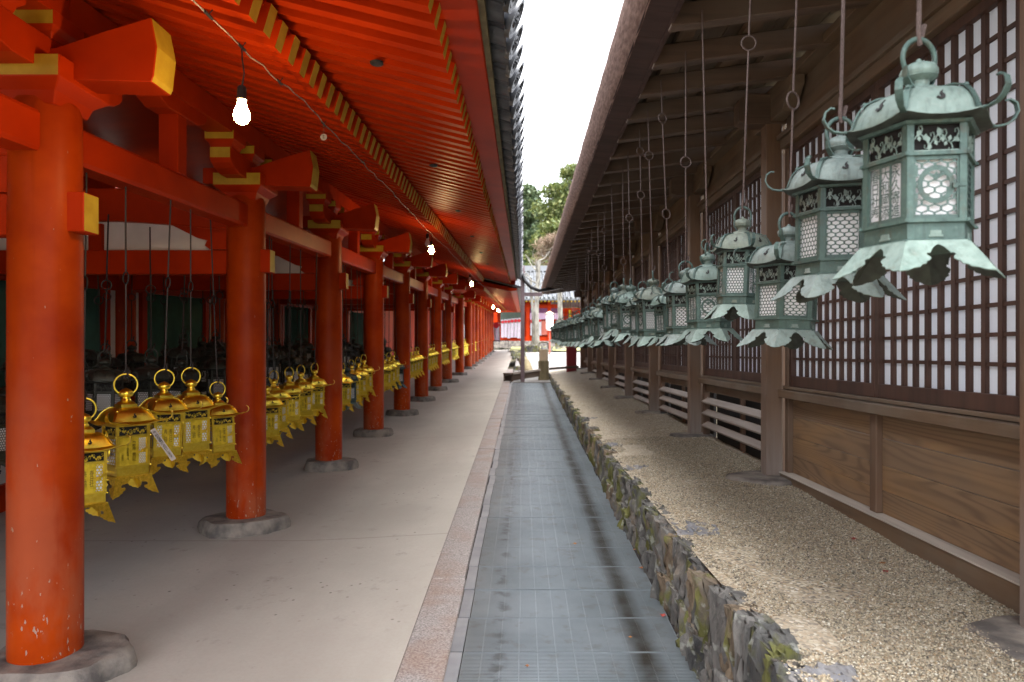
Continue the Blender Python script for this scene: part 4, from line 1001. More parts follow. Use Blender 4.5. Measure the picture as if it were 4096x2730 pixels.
            for q, s in enumerate(cols):
                cx = -iw / 2 + iw * (q + 0.5) / 3; g = glyph_block(s, iw / 3 * 0.80, hh * 0.97); o.add([(x + cx, y + b0 + hh / 2, 0.0) for x, y, z in g.v], g.f)
                if q: rect(o, -iw / 2 + iw * q / 3 - 0.02, -iw / 2 + iw * q / 3 + 0.02, b0, b0 + hh)
        elif style == 'slats':
            for q in range(1, 5): rect(o, -iw / 2 + iw * q / 5 - 0.05, -iw / 2 + iw * q / 5 + 0.05, b0, b0 + ih)
            rect(o, -iw / 2, iw / 2, b0 + ih * .5 - .02, b0 + ih * .5 + .02)
        elif style == 'duo':
            o.merge(honeycomb(iw * 0.24, ih, iw * 0.12, iw * 0.15, 0.28, -iw * 0.38, b0)); o.merge(honeycomb(iw * 0.24, ih, iw * 0.12, iw * 0.15, 0.28, iw * 0.38, b0))
            rect(o, -iw * 0.27, iw * 0.27, b0, b0 + ih, -0.008, 0.004)
            for s, cx in (('奉納', -0.12), ('春日社', 0.12)):
                g = glyph_block(s, iw * 0.15, ih * 0.62); o.add([(x + cx * iw, y + b0 + ih / 2, 0.0065) for x, y, z in g.v], g.f, 1)
        elif style == 'inscribed':
            rect(o, -iw / 2, iw * 0.22, b0, b0 + ih, -0.008, 0.004); o.merge(honeycomb(iw * 0.28, ih, iw * 0.07, iw * 0.085, 0.3, iw * 0.36, b0))
            for s, cx, wd, hg, dz in (('奉寄進　春日社', 0.04, 0.15, 0.80, 0.0), ('井上院家殿福一同', -0.20, 0.09, 0.62, -0.02), ('二月吉日', -0.40, 0.08, 0.28, -0.2)):
                g = glyph_block(s, iw * wd, ih * hg); o.add([(x + cx * iw, y + b0 + ih * (0.5 + dz), 0.0065) for x, y, z in g.v], g.f, 1)
        bb = MB(); place(bb, o, 2 * math.pi * k / N, c8 - 0.035)
        parts.append(('panel', 'frame', bb.mesh('panel', [met, 'engrave'], recalc=False)))
    if not hexa:      # door latch
        b = MB(); o = MB(); cz = zs['band'] + ph_ * 0.5
        o.ribbon([(0.16, cz - 0.05, 0.07), (0.30, cz - 0.02, 0.08), (0.42, cz + 0.03, 0.08), (0.52, cz + 0.12, 0.07), (0.64, cz + 0.14, 0.06)], (0, 0, 1), 0.02, 0.09)
        place(b, o, 0.0, c8); o2 = MB(); rect(o2, 0.34, 0.46, cz - 0.05, cz + 0.07, -0.04, 0.13); rect(o2, 0.60, 0.80, cz + 0.0, cz + 0.03, -0.02, 0.02); place(b, o2, 0.0, c8); P('latch', b, 'gold', 'frame', bevel=0.006)
        b = MB(); o = MB(); ring = [(-0.02 + 0.24 * math.cos(q), cz + 0.24 * math.sin(q), 0.05) for q in (2 * math.pi * j / 18 for j in range(18))]
        o.add(ring + [(x * 0.8 - 0.004, cz + (y - cz) * 0.8, 0.09) for x, y, z in ring] + [(-0.02, cz, 0.07)], [(j, (j + 1) % 18, 18 + (j + 1) % 18, 18 + j) for j in range(18)] + [(18 + j, 18 + (j + 1) % 18, 36) for j in range(18)])
        place(b, o, 3 * math.pi / 2, c8); P('medallion', b, 'gold', 'frame', smooth=40)
    # --- roof
    if hexa: prof = [(0.72, zs['eave'] - 0.05), (1.26, zs['eave'] - 0.012), (1.35, zs['eave'] + 0.0), (1.35, zs['eave'] + 0.02), (1.225, zs['eave'] + 0.035), (1.175, zs['eave'] + 0.11), (1.13, zs['eave'] + 0.26), (1.05, zs['eave'] + 0.41), (0.93, zs['eave'] + 0.525), (0.74, zs['eave'] + 0.60), (0.48, zs['eave'] + 0.635), (0.45, zs['eave'] + 0.69), (0.30, zs['eave'] + 0.71)]
    else: prof = [(0.72, zs['eave'] - 0.05), (1.58, zs['eave'] + 0.02), (1.66, zs['eave'] + 0.045), (1.66, zs['eave'] + 0.07), (1.42, zs['eave'] + 0.08), (1.24, zs['eave'] + 0.16), (1.12, zs['eave'] + 0.30), (1.0, zs['eave'] + 0.48), (0.84, zs['eave'] + 0.62), (0.66, zs['eave'] + 0.72), (0.48, zs['eave'] + 0.76), (0.48, zs['eave'] + 0.90), (0.34, zs['eave'] + 0.91)]
    # sides sag between the corners: subdivide each side, pull the mid of the eave in and down a little
    sub = 6; n = N * sub; vs = []
    for r, z in prof:
        for j in range(n):
            a = ph + 2 * math.pi * j / n; t = (j % sub) / sub; k = math.cos(math.pi / N) / math.cos((t - 0.5) * 2 * math.pi / N)
            flare = max(0.0, (r - 1.05)) * 0.30 * (abs(2 * t - 1) ** 2.2)
            bulge = 1.0 + (0.05 if 0.4 < r < 1.2 else 0.0) * (1 - abs(2 * t - 1) ** 2)
            vs.append((r * k * bulge * math.cos(a), r * k * bulge * math.sin(a), z + flare))
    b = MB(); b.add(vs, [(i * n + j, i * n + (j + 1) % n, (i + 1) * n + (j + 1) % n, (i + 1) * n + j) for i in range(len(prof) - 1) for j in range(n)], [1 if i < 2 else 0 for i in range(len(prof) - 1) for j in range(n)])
    P('roof', b, [roofm, 'inner_shade' if hexa else 'gold'], smooth=32)  # six-sided roofs: eave underside has its shade painted in
    # smoke vent: a flame-shaped dark opening on every side of the roof
    fl = [(0.0, -0.045), (0.045, -0.03), (0.055, 0.01), (0.03, 0.04), (0.045, 0.08), (0.005, 0.05), (-0.005, 0.02), (0.015, 0.0), (-0.01, -0.012), (-0.03, 0.005), (-0.045, -0.02)]
    for k in range(N):
        o = MB(); zz = zs['eave'] + (0.34 if hexa else 0.40); sl = 0.62 if hexa else 0.66; sc_ = 1.5 if hexa else 1.7
        fr = [(u * sc_, zz + v * sc_, 0.012 - v * sc_ * sl) for u, v in fl]
        o.add(fr + [(x, y, z - 0.03) for x, y, z in fr], [tuple(range(11)), *[(j, (j + 1) % 11, 11 + (j + 1) % 11, 11 + j) for j in range(11)]])
        b = MB(); place(b, o, 2 * math.pi * k / N, (1.10 * c8 * 1.05) if hexa else (1.09 * c8 * 1.05))
        P('smoke_vent', b, 'black', 'roof', recalc=False)
    # --- corner ribs that run off the eave and curl up: one part each
    for k in range(N):
        a = ph + 2 * math.pi * k / N; rad = Vector((math.cos(a), math.sin(a), 0)); tan = Vector((-math.sin(a), math.cos(a), 0)); e = zs['eave']
        if hexa: path = [(0.52, e + 0.65), (0.76, e + 0.625), (0.96, e + 0.545), (1.085, e + 0.42), (1.165, e + 0.265), (1.21, e + 0.12), (1.28, e + 0.07), (1.40, e + 0.075), (1.54, e + 0.10), (1.66, e + 0.18), (1.73, e + 0.31), (1.70, e + 0.45), (1.60, e + 0.52), (1.52, e + 0.51)]
        else: path = [(0.54, e + 0.77), (0.70, e + 0.74), (0.88, e + 0.64), (1.04, e + 0.50), (1.16, e + 0.32), (1.28, e + 0.19), (1.45, e + 0.145), (1.64, e + 0.20), (1.80, e + 0.235), (1.93, e + 0.34), (1.96, e + 0.48), (1.90, e + 0.60), (1.80, e + 0.66)]
        m_ = len(path); ws = [0.10] * (m_ - 5) + [0.13, 0.13, 0.12, 0.08, 0.03]
        b = MB(); b.ribbon([rad * r + Vector((0, 0, z)) for r, z in path], tan, ws, 0.028)
        q = rad * (0.97 if hexa else 0.92); b.lathe([(0.05, 0.0), (0.045, 0.03), (0.02, 0.05), (0.001, 0.055)], 7, c=(q.x, q.y, e + (0.535 if hexa else 0.62)))
        P('corner_scroll', b, (met if hexa else 'gold'), 'roof', smooth=40)
    # --- finial
    e = zs['eave']
    if hexa: prof = [(0.42, e + 0.69), (0.36, e + 0.73), (0.22, e + 0.76), (0.18, e + 0.82), (0.19, e + 0.88), (0.29, e + 0.93), (0.325, e + 0.955), (0.31, e + 0.97), (0.335, e + 1.01), (0.335, e + 1.07), (0.29, e + 1.15), (0.18, e + 1.20), (0.07, e + 1.235), (0.045, e + 1.28), (0.001, e + 1.31)]
    else: prof = [(0.40, e + 0.90), (0.36, e + 0.95), (0.30, e + 1.0), (0.22, e + 1.03), (0.20, e + 1.10), (0.17, e + 1.14), (0.17, e + 1.19), (0.27, e + 1.24), (0.31, e + 1.33), (0.29, e + 1.42), (0.21, e + 1.50), (0.09, e + 1.56), (0.001, e + 1.60)]
    b = MB(); b.lathe(prof, 24); P('finial', b, roofm, smooth=40)
    # clevis straps that hold the ring
    rr, zr = (0.34, e + 1.30) if hexa else (0.46, e + 1.74)
    if hexa:
        for s in (-1, 1):
            b = MB(); b.ribbon([(s * 0.20, 0, e + 0.74), (s * 0.34, 0.0, e + 0.94), (s * 0.36, 0, e + 1.12)], (0, 1, 0), [0.16, 0.14, 0.10], 0.03); P('ring_strap', b, met, 'finial')
    b = MB(); b.tube([(rr * math.sin(t), 0, zr + rr * math.cos(t)) for t in (2 * math.pi * j / 28 for j in range(28))], 0.048 if hexa else 0.042, 8, closed=True)
    P('ring', b, met if hexa else 'gold', smooth=60)
    # --- scalloped skirt: each leaf wraps one corner
    def half(sg):
        hwT, hwB = 0.5, 0.5
        out = [(0.0, 0.0), (0.5, 0.0), (0.5, 0.13), (0.47, 0.15), (0.42, 0.22), (0.385, 0.32), (0.36, 0.42), (0.34, 0.40), (0.315, 0.42), (0.31, 0.48), (0.34, 0.52), (0.36, 0.58), (0.33, 0.66), (0.30, 0.68), (0.295, 0.76), (0.24, 0.80), (0.22, 0.87), (0.15, 0.90), (0.10, 0.97), (0.0, 1.0)] if hexa else \
              [(0.0, 0.0), (0.5, 0.0), (0.5, 0.13), (0.40, 0.135), (0.385, 0.20), (0.35, 0.24), (0.34, 0.31), (0.29, 0.34), (0.25, 0.37), (0.20, 0.36), (0.165, 0.42), (0.17, 0.49), (0.21, 0.52), (0.25, 0.50), (0.275, 0.56), (0.26, 0.66), (0.21, 0.70), (0.21, 0.78), (0.15, 0.82), (0.13, 0.90), (0.06, 0.93), (0.0, 1.0)]
        return out
    ht = half(1); H = zs['skirt']
    for k in range(N):
        a = ph + 2 * math.pi * k / N; bm = bmesh.new()
        for sg in (1, -1):
            t = a + sg * ph                                   # side normal direction
            vs = []
            for u, v in ht:
                r = rs_top + (rs_bot - rs_top) * (v ** 1.25); apo = r * c8; hwid = r * math.sin(math.pi / N)
                q = hwid * (1 - 2 * u) * sg * -1              # at corner u=0 -> edge of the side
                z = H + 0.03 - (H + 0.03) * v
                vs.append(bm.verts.new((math.cos(t) * apo - math.sin(t) * q, math.sin(t) * apo + math.cos(t) * q, z)))
            bm.faces.new(vs if sg > 0 else vs[::-1])
        bmesh.ops.remove_doubles(bm, verts=bm.verts, dist=1e-4)
        bmesh.ops.triangulate(bm, faces=bm.faces)
        bmesh.ops.recalc_face_normals(bm, faces=bm.faces)
        bmesh.ops.solidify(bm, geom=list(bm.faces), thickness=0.018)
        bm.normal_update()
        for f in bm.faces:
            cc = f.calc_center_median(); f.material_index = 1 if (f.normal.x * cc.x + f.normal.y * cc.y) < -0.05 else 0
        me = bpy.data.meshes.new('skirt_leaf'); bm.to_mesh(me); bm.free(); me.materials.append(M[skm if hexa else 'gold_engraved']); me.materials.append(M['inner_shade' if hexa else 'gold'])  # six-sided skirts: inner faces have their shade painted in
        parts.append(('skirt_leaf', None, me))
    return parts, (zr + rr)
def _shift(s, du, dv): s.v = [(x + du, y + dv, z) for x, y, z in s.v]; return s
MB.shift = _shift

KITS = {k: lantern_kit(k) for k in ('green_a', 'green_b', 'green_c', 'gold_a', 'gold_b', 'teal', 'dark')}
def joined(kit, drop=()):
    """far or shaded lanterns: the same geometry in fewer pieces (body, roof, skirt, ring, panels)"""
    groups = {'body': ('frame', 'band_ornament', 'frieze', 'frieze_back', 'latch', 'medallion', 'panel'), 'paper': ('paper',), 'roof': ('roof', 'smoke_vent', 'corner_scroll', 'finial', 'ring_strap'), 'skirt': ('skirt_leaf',), 'ring': ('ring',)}
    out = []
    for g, names in groups.items():
        bm = bmesh.new(); mats = []
        for nme, up, me in kit[0]:
            if nme in names:
                mi = []
                for mt in me.materials:
                    if mt not in mats: mats.append(mt)
                    mi.append(mats.index(mt))
                n0 = len(bm.faces); bm.from_mesh(me); bm.faces.ensure_lookup_table()
                for f in list(bm.faces)[n0:]: f.material_index = mi[f.material_index]
        me = bpy.data.meshes.new(g); bm.to_mesh(me); bm.free()
        for mt in mats: me.materials.append(mt)
        out.append((g, None, me))
    return out, kit[1]
JKITS = {k: joined(KITS[k]) for k in KITS}
PROTO = {}
def lantern(kind, near, loc, size, yaw, label, cat, group, ringyaw=0.0, rod_top=None, rod_kind='iron', links=(0.5,), rod_r=0.006):
    """loc is the skirt-tip point; size is the height from tips to ring top"""
    kit, top = (KITS if near else JKITS)[kind]; s = size / top; key = (kind, near)
    if key not in PROTO:
        r = thing('hanging_lantern', label, cat, loc, group)
        made = {}
        for nme, up, me in kit:
            o = link(nme, me, made[up] if up else r); made.setdefault(nme, o)
        PROTO[key] = r
        src = None
    else:
        r = copy_tree(PROTO[key])
    r.location = loc; r.rotation_euler = (R(random.uniform(-1.8, 1.8)), R(random.uniform(-1.8, 1.8)), yaw); q_ = 0.92 * (0.97 if label.startswith('largest') else random.choice([0.94, 0.98, 1.0, 1.03, 1.06])) if kind not in ('gold_a', 'gold_b') else 0.97; r.scale = (s * q_, s * q_, s)
    tag(r, label, cat, group)
    for ch in r.children:
        if ch.name.split('.')[0] in ('ring',): ch.rotation_euler.z = ringyaw - yaw
    if rod_top:
        L = (rod_top - loc[2] - size) / s; z0 = top - 0.05; b = MB(); rr = rod_r / s
        jog = random.uniform(-0.02, 0.02)
        # hook through the ring, then rod lengths joined by small links
        b.tube([(0.16, 0.03, z0 + 0.34), (0.13, 0.05, z0 + 0.16), (0.05, 0.02, z0 - 0.04), (0.0, -0.02, z0 - 0.05), (-0.03, -0.02, z0 + 0.05), (-0.01, 0, z0 + 0.25), (0, 0, z0 + 0.5)], rr, 6)
        zprev = z0 + 0.5; zt = z0 + L
        for fr in links:
            zl = z0 + 0.5 + (zt - z0 - 0.5) * fr; lr = 0.032 / s
            b.tube([(0, 0, zprev), (jog * 0.5, 0, (zprev + zl) / 2), (0, 0, zl - lr)], rr * 0.85, 6)
            b.tube([(lr * math.sin(t), 0.0, zl + lr * math.cos(t)) for t in (2 * math.pi * j / 14 for j in range(14))], rr * 0.8, 5, closed=True)
            zprev = zl + lr
        b.tube([(0, 0, zprev), (-jog, 0, (zprev + zt) / 2), (0, 0, zt)], rr * 0.9, 6)
        o = b.build('hanging_rod', rod_kind, r, smooth=60); o['own'] = 1; o.scale = (1 / q_, 1 / q_, 1)
    return r

# green bronze row along the dark hall: (image x, ring-top y, skirt y at 2353 wide) -> place at X = .98
LROW = [(2110, 90, 640, 'green_a', 20, 8), (1925, 275, 690, 'green_b', 12, 0), (1805, 490, 800, 'green_b', 28, 10), (1700, 478, 735, 'green_c', -2, -15), (1632, 560, 786, 'green_a', 14, 60),
        (1578, 601, 794, 'green_b', 6, 0), (1545, 641, 794, 'green_a', 25, 30), (1507, 623, 796, 'green_c', 12, 80), (1481, 648, 790, 'green_b', 18, 0), (1455, 641, 786, 'green_a', 2, 70),
        (1436, 640, 775, 'green_c', 22, 85), (1417, 648, 782, 'green_b', 9, 20), (1391, 690, 797, 'green_a', 16, 0), (1379, 688, 786, 'green_c', 1, 40), (1366, 696, 792, 'green_b', 24, 0),
        (1354, 705, 800, 'green_a', 11, 10), (1344, 709, 797, 'green_b', 5, 20), (1332, 713, 796, 'green_c', 15, 0), (1323, 716, 797, 'green_a', 22, 0), (1315, 722, 795, 'green_b', 8, 0),
        (1307, 726, 796, 'green_c', 13, 0), (1300, 729, 793, 'green_a', 3, 0), (1294, 731, 791, 'green_b', 17, 0), (1288, 734, 789, 'green_c', 21, 0), (1283, 737, 787, 'green_a', 10, 0), (1278, 739, 785, 'green_b', 6, 0)]
LAB = ['largest green bronze lantern with a round crest on its door, nearest at the upper right',
       'pale roofed green bronze lantern with cut-out characters, half hidden behind the nearest one',
       'low hung mint roofed green bronze lantern with a round hole in its roof',
       'green bronze lantern with an olive grey roof, hung higher than the one before it']
lx = 0.98
for i, (px, yt, yb, kd, yw, ry) in enumerate(LROW):
    Y = lx * 1569 / (px - 1203.0); zt = CAMZ + (808 - yt) / 1569 * Y; zb = CAMZ + (808 - yb) / 1569 * Y
    lab = LAB[i] if i < len(LAB) else '%s green bronze lantern from the near end of the row along the dark hall' % ORD[i]
    lantern(kd, i < 12, (lx, Y, zb), zt - zb, R(yw), lab, 'lantern', 'green bronze lanterns hanging along the dark hall', R(ry), CAMZ + 1.80, 'iron',
            [(), (), (0.30, 0.86), (0.62,), (), (0.45,), (0.3, 0.8), (0.7,), (0.55, 0.85), (0.45,), (0.1,), ()][i] if i < 12 else random.choice([(0.5,), (0.3, 0.7), (0.8,), (0.2, 0.6)]), 0.0065 if i < 2 else 0.005)

# gilt row under the gallery's head beam
BAYN = ['the bay between the first and second vermilion columns', 'the bay between the second and third vermilion columns', 'the bay between the third and fourth vermilion columns', 'the bay between the fourth and fifth vermilion columns']
GROW = [(0, 3.33, -0.345, -0.955, 'gold_b', -40), (0, 3.70, -0.252, -0.90, 'gold_a', -36), (0, 4.06, -0.25, -0.86, 'gold_b', -40), (0, 4.43, -0.26, -0.90, 'gold_b', -42), (0, 4.86, -0.387, -0.976, 'gold_a', -44),
        (1, 5.72, -0.42, -1.0, 'gold_b', -40), (1, 5.92, -0.375, -0.97, 'gold_a', -35), (1, 6.27, -0.365, -0.95, 'gold_b', -50), (1, 6.62, -0.365, -0.95, 'gold_a', -40), (1, 7.02, -0.366, -0.93, 'gold_b', -43),
        (2, 8.10, -0.42, -1.0, 'gold_a', -40), (2, 8.40, -0.44, -1.0, 'teal', 12), (2, 8.56, -0.405, -0.99, 'gold_b', -40), (2, 8.95, -0.39, -0.98, 'gold_a', -46), (2, 9.33, -0.37, -0.95, 'gold_b', -44),
        (3, 10.6, -0.42, -1.0, 'gold_a', -40), (3, 10.95, -0.40, -1.0, 'gold_b', -40), (3, 11.3, -0.39, -0.97, 'gold_a', -43), (3, 11.75, -0.50, -1.05, 'teal', 20)]
cnt = {}
for k, Y, zt, zb, kd, yw in GROW:
    cnt[k] = cnt.get(k, 0) + 1
    lab = ('dark teal lantern hanging among gilt ones in %s' % BAYN[k].replace(' vermilion', '')) if kd == 'teal' else '%s square gilt lantern in %s' % (ORD[cnt[k] - 1], BAYN[k])
    if (k, cnt[k]) == (0, 2): lab = 'square gilt lantern with an engraved inscription and a white paper tag beside it'
    lantern(kd, k < 2, (COLX + 0.0, Y, zc(zb, Y)), zt - zb, R(yw), lab, 'lantern', 'gilt lanterns hanging under the vermilion gallery beam', R(35 if k == 0 else 62), zc(0.78, Y), 'iron_dark', (0.48,) if k < 2 else (), 0.0055)
for k in range(4, 9):
    y0 = COLY[k + 1] if k + 1 < len(COLY) else None
    if y0 is None: continue
    yn = COLY[k + 2] if k + 2 < len(COLY) else COLY_FAR[0]
    for j in range(4):
        Y = y0 + (yn - y0) * (0.3 + 0.155 * j)
        lantern('gold_b' if j % 2 else 'gold_a', False, (COLX, Y, zc(-0.98, Y)), 0.58, R(-42), '%s gilt lantern in the bay beyond the %s vermilion column' % (ORD[j], ORD[k]), 'lantern', 'gilt lanterns hanging under the vermilion gallery beam', R(60), zc(0.78, Y), 'iron_dark', ())
for i, Y in enumerate([23.2, 23.9, 24.6, 26.3, 28.2, 28.6, 30.2, 32.3, 34.6, 37.0]):
    lantern('gold_a', False, (COLX + 0.08, Y, zc(-0.98, Y)), 0.58, R(-42), '%s small gilt lantern among the far slender orange columns' % ORD[i], 'lantern', 'gilt lanterns among the far columns', R(60), zc(0.7, Y), 'iron_dark', ())
# paper tag tied to the second gilt lantern
t0 = Vector((-1.985, 3.66, zc(-0.545, 3.66)))
def paper_tag():
    W, L = 0.026, 0.20
    r = thing('paper_tag', 'narrow white paper tag with black vertical writing hanging from a gilt lantern', 'paper tag', t0)
    b = MB(); b.box(-W / 2, W / 2, -0.0006, 0.0006, -L, 0); b.build('slip', 'paper_tag', r)
    me = text_mesh('奉納燈籠が点灯します', 0.0175, 'black'); o = link('lettering', me, r, (0, -0.0012, -L * 0.5)); o.rotation_euler = (R(90), 0, 0)
    xs = [v.co.y for v in me.vertices]; k = L * 0.86 / (max(xs) - min(xs)); o.scale = (1.0, k, 1)
    r.rotation_euler = (0, R(-31), R(24))
paper_tag()
# dark bronze lanterns in the gloom inside the gallery
for ri, X in enumerate((-2.75, -3.25, -3.8)):
    Y = 3.0 + ri * 0.2
    while Y < 13.5 - ri:
        lantern('dark', False, (X + random.uniform(-0.06, 0.06), Y, zc(-0.72 + random.uniform(-0.1, 0.08) + 0.02 * ri, Y)), random.uniform(0.50, 0.60), R(random.uniform(0, 60)), 'dark bronze lantern with white paper hanging in the gloom inside the vermilion gallery', 'lantern', 'dark lanterns crowding the gallery interior', R(random.uniform(0, 90)), zc(0.75, Y), 'iron_dark', (0.45,))
        Y += random.uniform(0.42, 0.58)

# ------------------------------------------------------------------ light string under the gallery rafters
WIRE = [(-1.19, -0.5, 1.20), (-1.18, 1.2, 1.18), (-1.17, 2.72, 1.165), (-1.16, 3.6, 1.205), (-1.15, 4.6, 1.19), (-1.15, 5.9, 1.20), (-1.15, 7.0, 1.19), (-1.14, 8.5, 1.17), (-1.14, 10.2, 1.20), (-1.13, 12, 1.18), (-1.13, 15.2, 1.17), (-1.12, 19.2, 1.17), (-1.12, 26, 0.98), (-1.1, 33, 0.98)]
r = thing('light_string', 'thin twisted wire strung along the ochre rafter ends carrying the bulbs', 'wire', (-1.15, 3, zc(1.2, 3)), None, True)
pts = []
for (a, c) in zip(WIRE[:-1], WIRE[1:]):
    for q in range(8): t = q / 8; p = [a[i] + (c[i] - a[i]) * t for i in range(3)]; pts.append((p[0] + 0.006 * math.sin(p[1] * 23), p[1], zc(p[2] - 0.012 * math.sin(math.pi * t) + 0.005 * math.sin(p[1] * 17), p[1])))
b = MB(); b.tube(pts, 0.0038, 5); b.build('wire', 'wire', r, smooth=60)
for yy in (2.55, 2.85, 3.3, 4.0, 5.0, 6.2):
    q = min(pts, key=lambda p: abs(p[1] - yy)); b = MB(); b.tube([(q[0], q[1] - 0.03, q[2]), (q[0], q[1] + 0.03, q[2] + 0.001)], 0.0065, 6); b.tube([(q[0], q[1], q[2]), (q[0] + 0.012, q[1] + 0.01, q[2] + 0.025)], 0.0025, 4); b.build('tie', 'cable', r)
q = min(pts, key=lambda p: abs(p[1] - 3.95))
tg = thing('wooden_tally', 'small round pale tally hanging from the light wire', 'tag', (q[0], q[1], q[2] - 0.075))
b = MB(); b.lathe([(0.0005, -0.002), (0.019, -0.002), (0.019, 0.002), (0.0005, 0.002)], 16); b.v = [(x, z, y) for x, y, z in b.v]; b.build('disc', 'paper_tag', tg)
b = MB(); b.tube([(0, 0, 0.018), (0, 0, 0.075)], 0.0012, 4); b.build('thread', 'wire', tg)
me = text_mesh('時松', 0.012, 'black'); o = link('lettering', me, tg, (0, -0.003, 0)); o.rotation_euler = (R(90), 0, 0)
BULBS = [(2.86, 0.165, 1, 'bright bare light bulb hanging nearest, in front of the vermilion rafters'), (8.5, 0.10, 1, 'lit light bulb hanging over the fourth vermilion column'), (15.2, 0.10, 1, 'lit light bulb at the end of the upper eaves'), (26, 0.10, 1, 'lit light bulb under the lower far eaves'), (30, 0.1, 1, 'second lit bulb under the lower far eaves'), (33, 0.1, 1, 'farthest lit bulb under the lower far eaves'),
         (8.35, 0.03, 0, 'unlit round bulb beside the lit one over the fourth column'), (14.6, 0.03, 0, 'unlit round bulb beside the lit one at the eaves end')]
bulb_prof = [(0.0005, -0.062), (0.015, -0.060), (0.027, -0.050), (0.0345, -0.034), (0.0355, -0.020), (0.031, -0.002), (0.023, 0.016), (0.0175, 0.034), (0.0165, 0.048)]
bulb_prof = [(r_ * 0.92, z_ * 0.92 + 0.004) for r_, z_ in bulb_prof]
me_on = MB().lathe(bulb_prof, 20).mesh('globe', ['bulb'], smooth=60); me_off = MB().lathe(bulb_prof, 20).mesh('globe', ['bulb_off'], smooth=60)
me_soc = MB().lathe([(0.017, 0.046), (0.021, 0.048), (0.021, 0.056), (0.0195, 0.058), (0.0185, 0.095), (0.012, 0.105), (0.0005, 0.108)], 16).mesh('socket', ['black'], smooth=40)
for yy, drop, on, lab in BULBS:
    q = min(pts, key=lambda p: abs(p[1] - yy)); zb = q[2] - drop - 0.10
    r = thing('light_bulb', lab, 'light bulb', (q[0] + (0 if on else -0.02), q[1], zb), 'bulbs along the light wire')
    link('globe', me_on if on else me_off, r); link('socket', me_soc, r)
    b = MB(); b.tube([(0, 0, 0.10), (0.010, 0, 0.10 + drop * 0.35), (0.002, 0, 0.10 + drop * 0.7), (0, 0, 0.10 + drop)], 0.0035, 5); b.build('cord', 'cable', r, smooth=60)

# ------------------------------------------------------------------ end of the lane and the courtyard
def P(px, py, Y): return Vector(((px - 1201) / 1569 * Y, Y, CAMZ + (808 - py) / 1569 * Y))
# steel pole with cross-arm and black hose
g = T * 18.9
r = thing('steel_pole', 'square brown steel pole with a side arm at the end of the gratings', 'pole', (0.0, 18.9, g), None, True)
b = MB(); b.box(-0.055, 0.055, 18.85, 18.95, g - 0.05, P(0, 612, 18.9).z); b.build('shaft', 'steel', r, bevel=0.006)
for yb in (701, 828): 
    z = P(0, yb, 18.9).z; b = MB(); b.box(-0.062, 0.062, 18.843, 18.957, z - 0.02, z + 0.02); b.build('band', 'steel', r)
z = P(0, 676, 18.9).z; b = MB(); b.box(0.05, 0.54, 18.87, 18.93, z - 0.06, z + 0.04); b.build('side_arm', 'steel', r, bevel=0.004)
b = MB(); b.tube([P(1196, 590, 18.95), P(1198, 625, 18.8), P(1206, 645, 18.8), P(1220, 660, 18.8), P(1238, 668, 18.9), P(1262, 665, 19.2), P(1300, 658, 20)], 0.05, 8)
tag(b.build('black_hose', 'cable', smooth=60), 'thick black hose drooping between the two eaves', 'hose')
# mossy post with pale top
r = thing('mossy_post', 'stout mossy wooden post with a pale box on top at the lane end', 'post', (0.52, 19.6, T * 19.6), None, True)
c = P(1249, 868, 19.6); b = MB(); b.box(c.x - 0.15, c.x + 0.15, 19.45, 19.75, c.z - 0.1, P(0, 829, 19.6).z); b.build('post', 'stump', r, bevel=0.02)
b = MB(); b.box(c.x - 0.125, c.x + 0.125, 19.48, 19.72, P(0, 829, 19.6).z, P(0, 803, 19.6).z); b.build('pale_box', 'bucket', r, bevel=0.01)
b = MB(); z = P(0, 803, 19.6).z; b.tube([(c.x - 0.13, 19.6, z), (c.x - 0.13, 19.6, z + 0.17), (c.x, 19.6, z + 0.21), (c.x + 0.13, 19.6, z + 0.17), (c.x + 0.13, 19.6, z)], 0.016, 6); b.build('handle', 'stump', r, smooth=50)
# red box
c = P(1313, 855, 20.6); r = thing('red_box', 'tall dark red enamelled box standing at the end of the gravel terrace', 'utility box', (c.x, 20.6, c.z), None, True)
b = MB(); b.box(c.x - 0.15, c.x + 0.15, 20.45, 20.75, c.z - 0.1, P(0, 800, 20.6).z); b.build('cabinet', 'redbox', r, bevel=0.012)
b = MB(); b.box(c.x - 0.165, c.x + 0.165, 20.43, 20.77, P(0, 800, 20.6).z, P(0, 797, 20.6).z); b.build('lid', 'redbox', r, bevel=0.004)
b = MB(); b.box(c.x - 0.12, c.x + 0.12, 20.438, 20.452, c.z + 0.06, P(0, 806, 20.6).z); b.build('door', 'redbox', r, bevel=0.004)
# low timber barrier and small stool
r = thing('timber_barrier', 'low dark timber barrier lying across the end of the lane', 'barrier', (0.3, 19.2, T * 19.2), None, True)
b = MB(); b.bar(P(1160, 871, 19.2), P(1240, 858, 19.2), 0.10, 0.17, up=(0, 0, 1)); b.build('beam', 'wood_x', r, bevel=0.01)
b = MB(); b.bar(P(1160, 862, 19.15), P(1242, 850, 19.15), 0.08, 0.06, up=(0, 0, 1)); b.build('top_rail', 'wood_silver', r, bevel=0.006)
b = MB(); b.bar(P(1262, 848, 20.2), P(1330, 843, 20.2), 0.08, 0.07); b.build('side_rail', 'wood_x', r)
r = thing('wooden_stool', 'low dark wooden stool on the floor at the kerb end', 'stool', P(1166, 868, 19.0), None, True)
s0 = P(1156, 859, 19.0); s1 = P(1180, 857, 19.0); zf = T * 19.0
b = MB(); b.box(s0.x, s1.x, 18.9, 19.15, s0.z - 0.015, s0.z + 0.02); b.build('seat', 'wood_x', r, bevel=0.004)
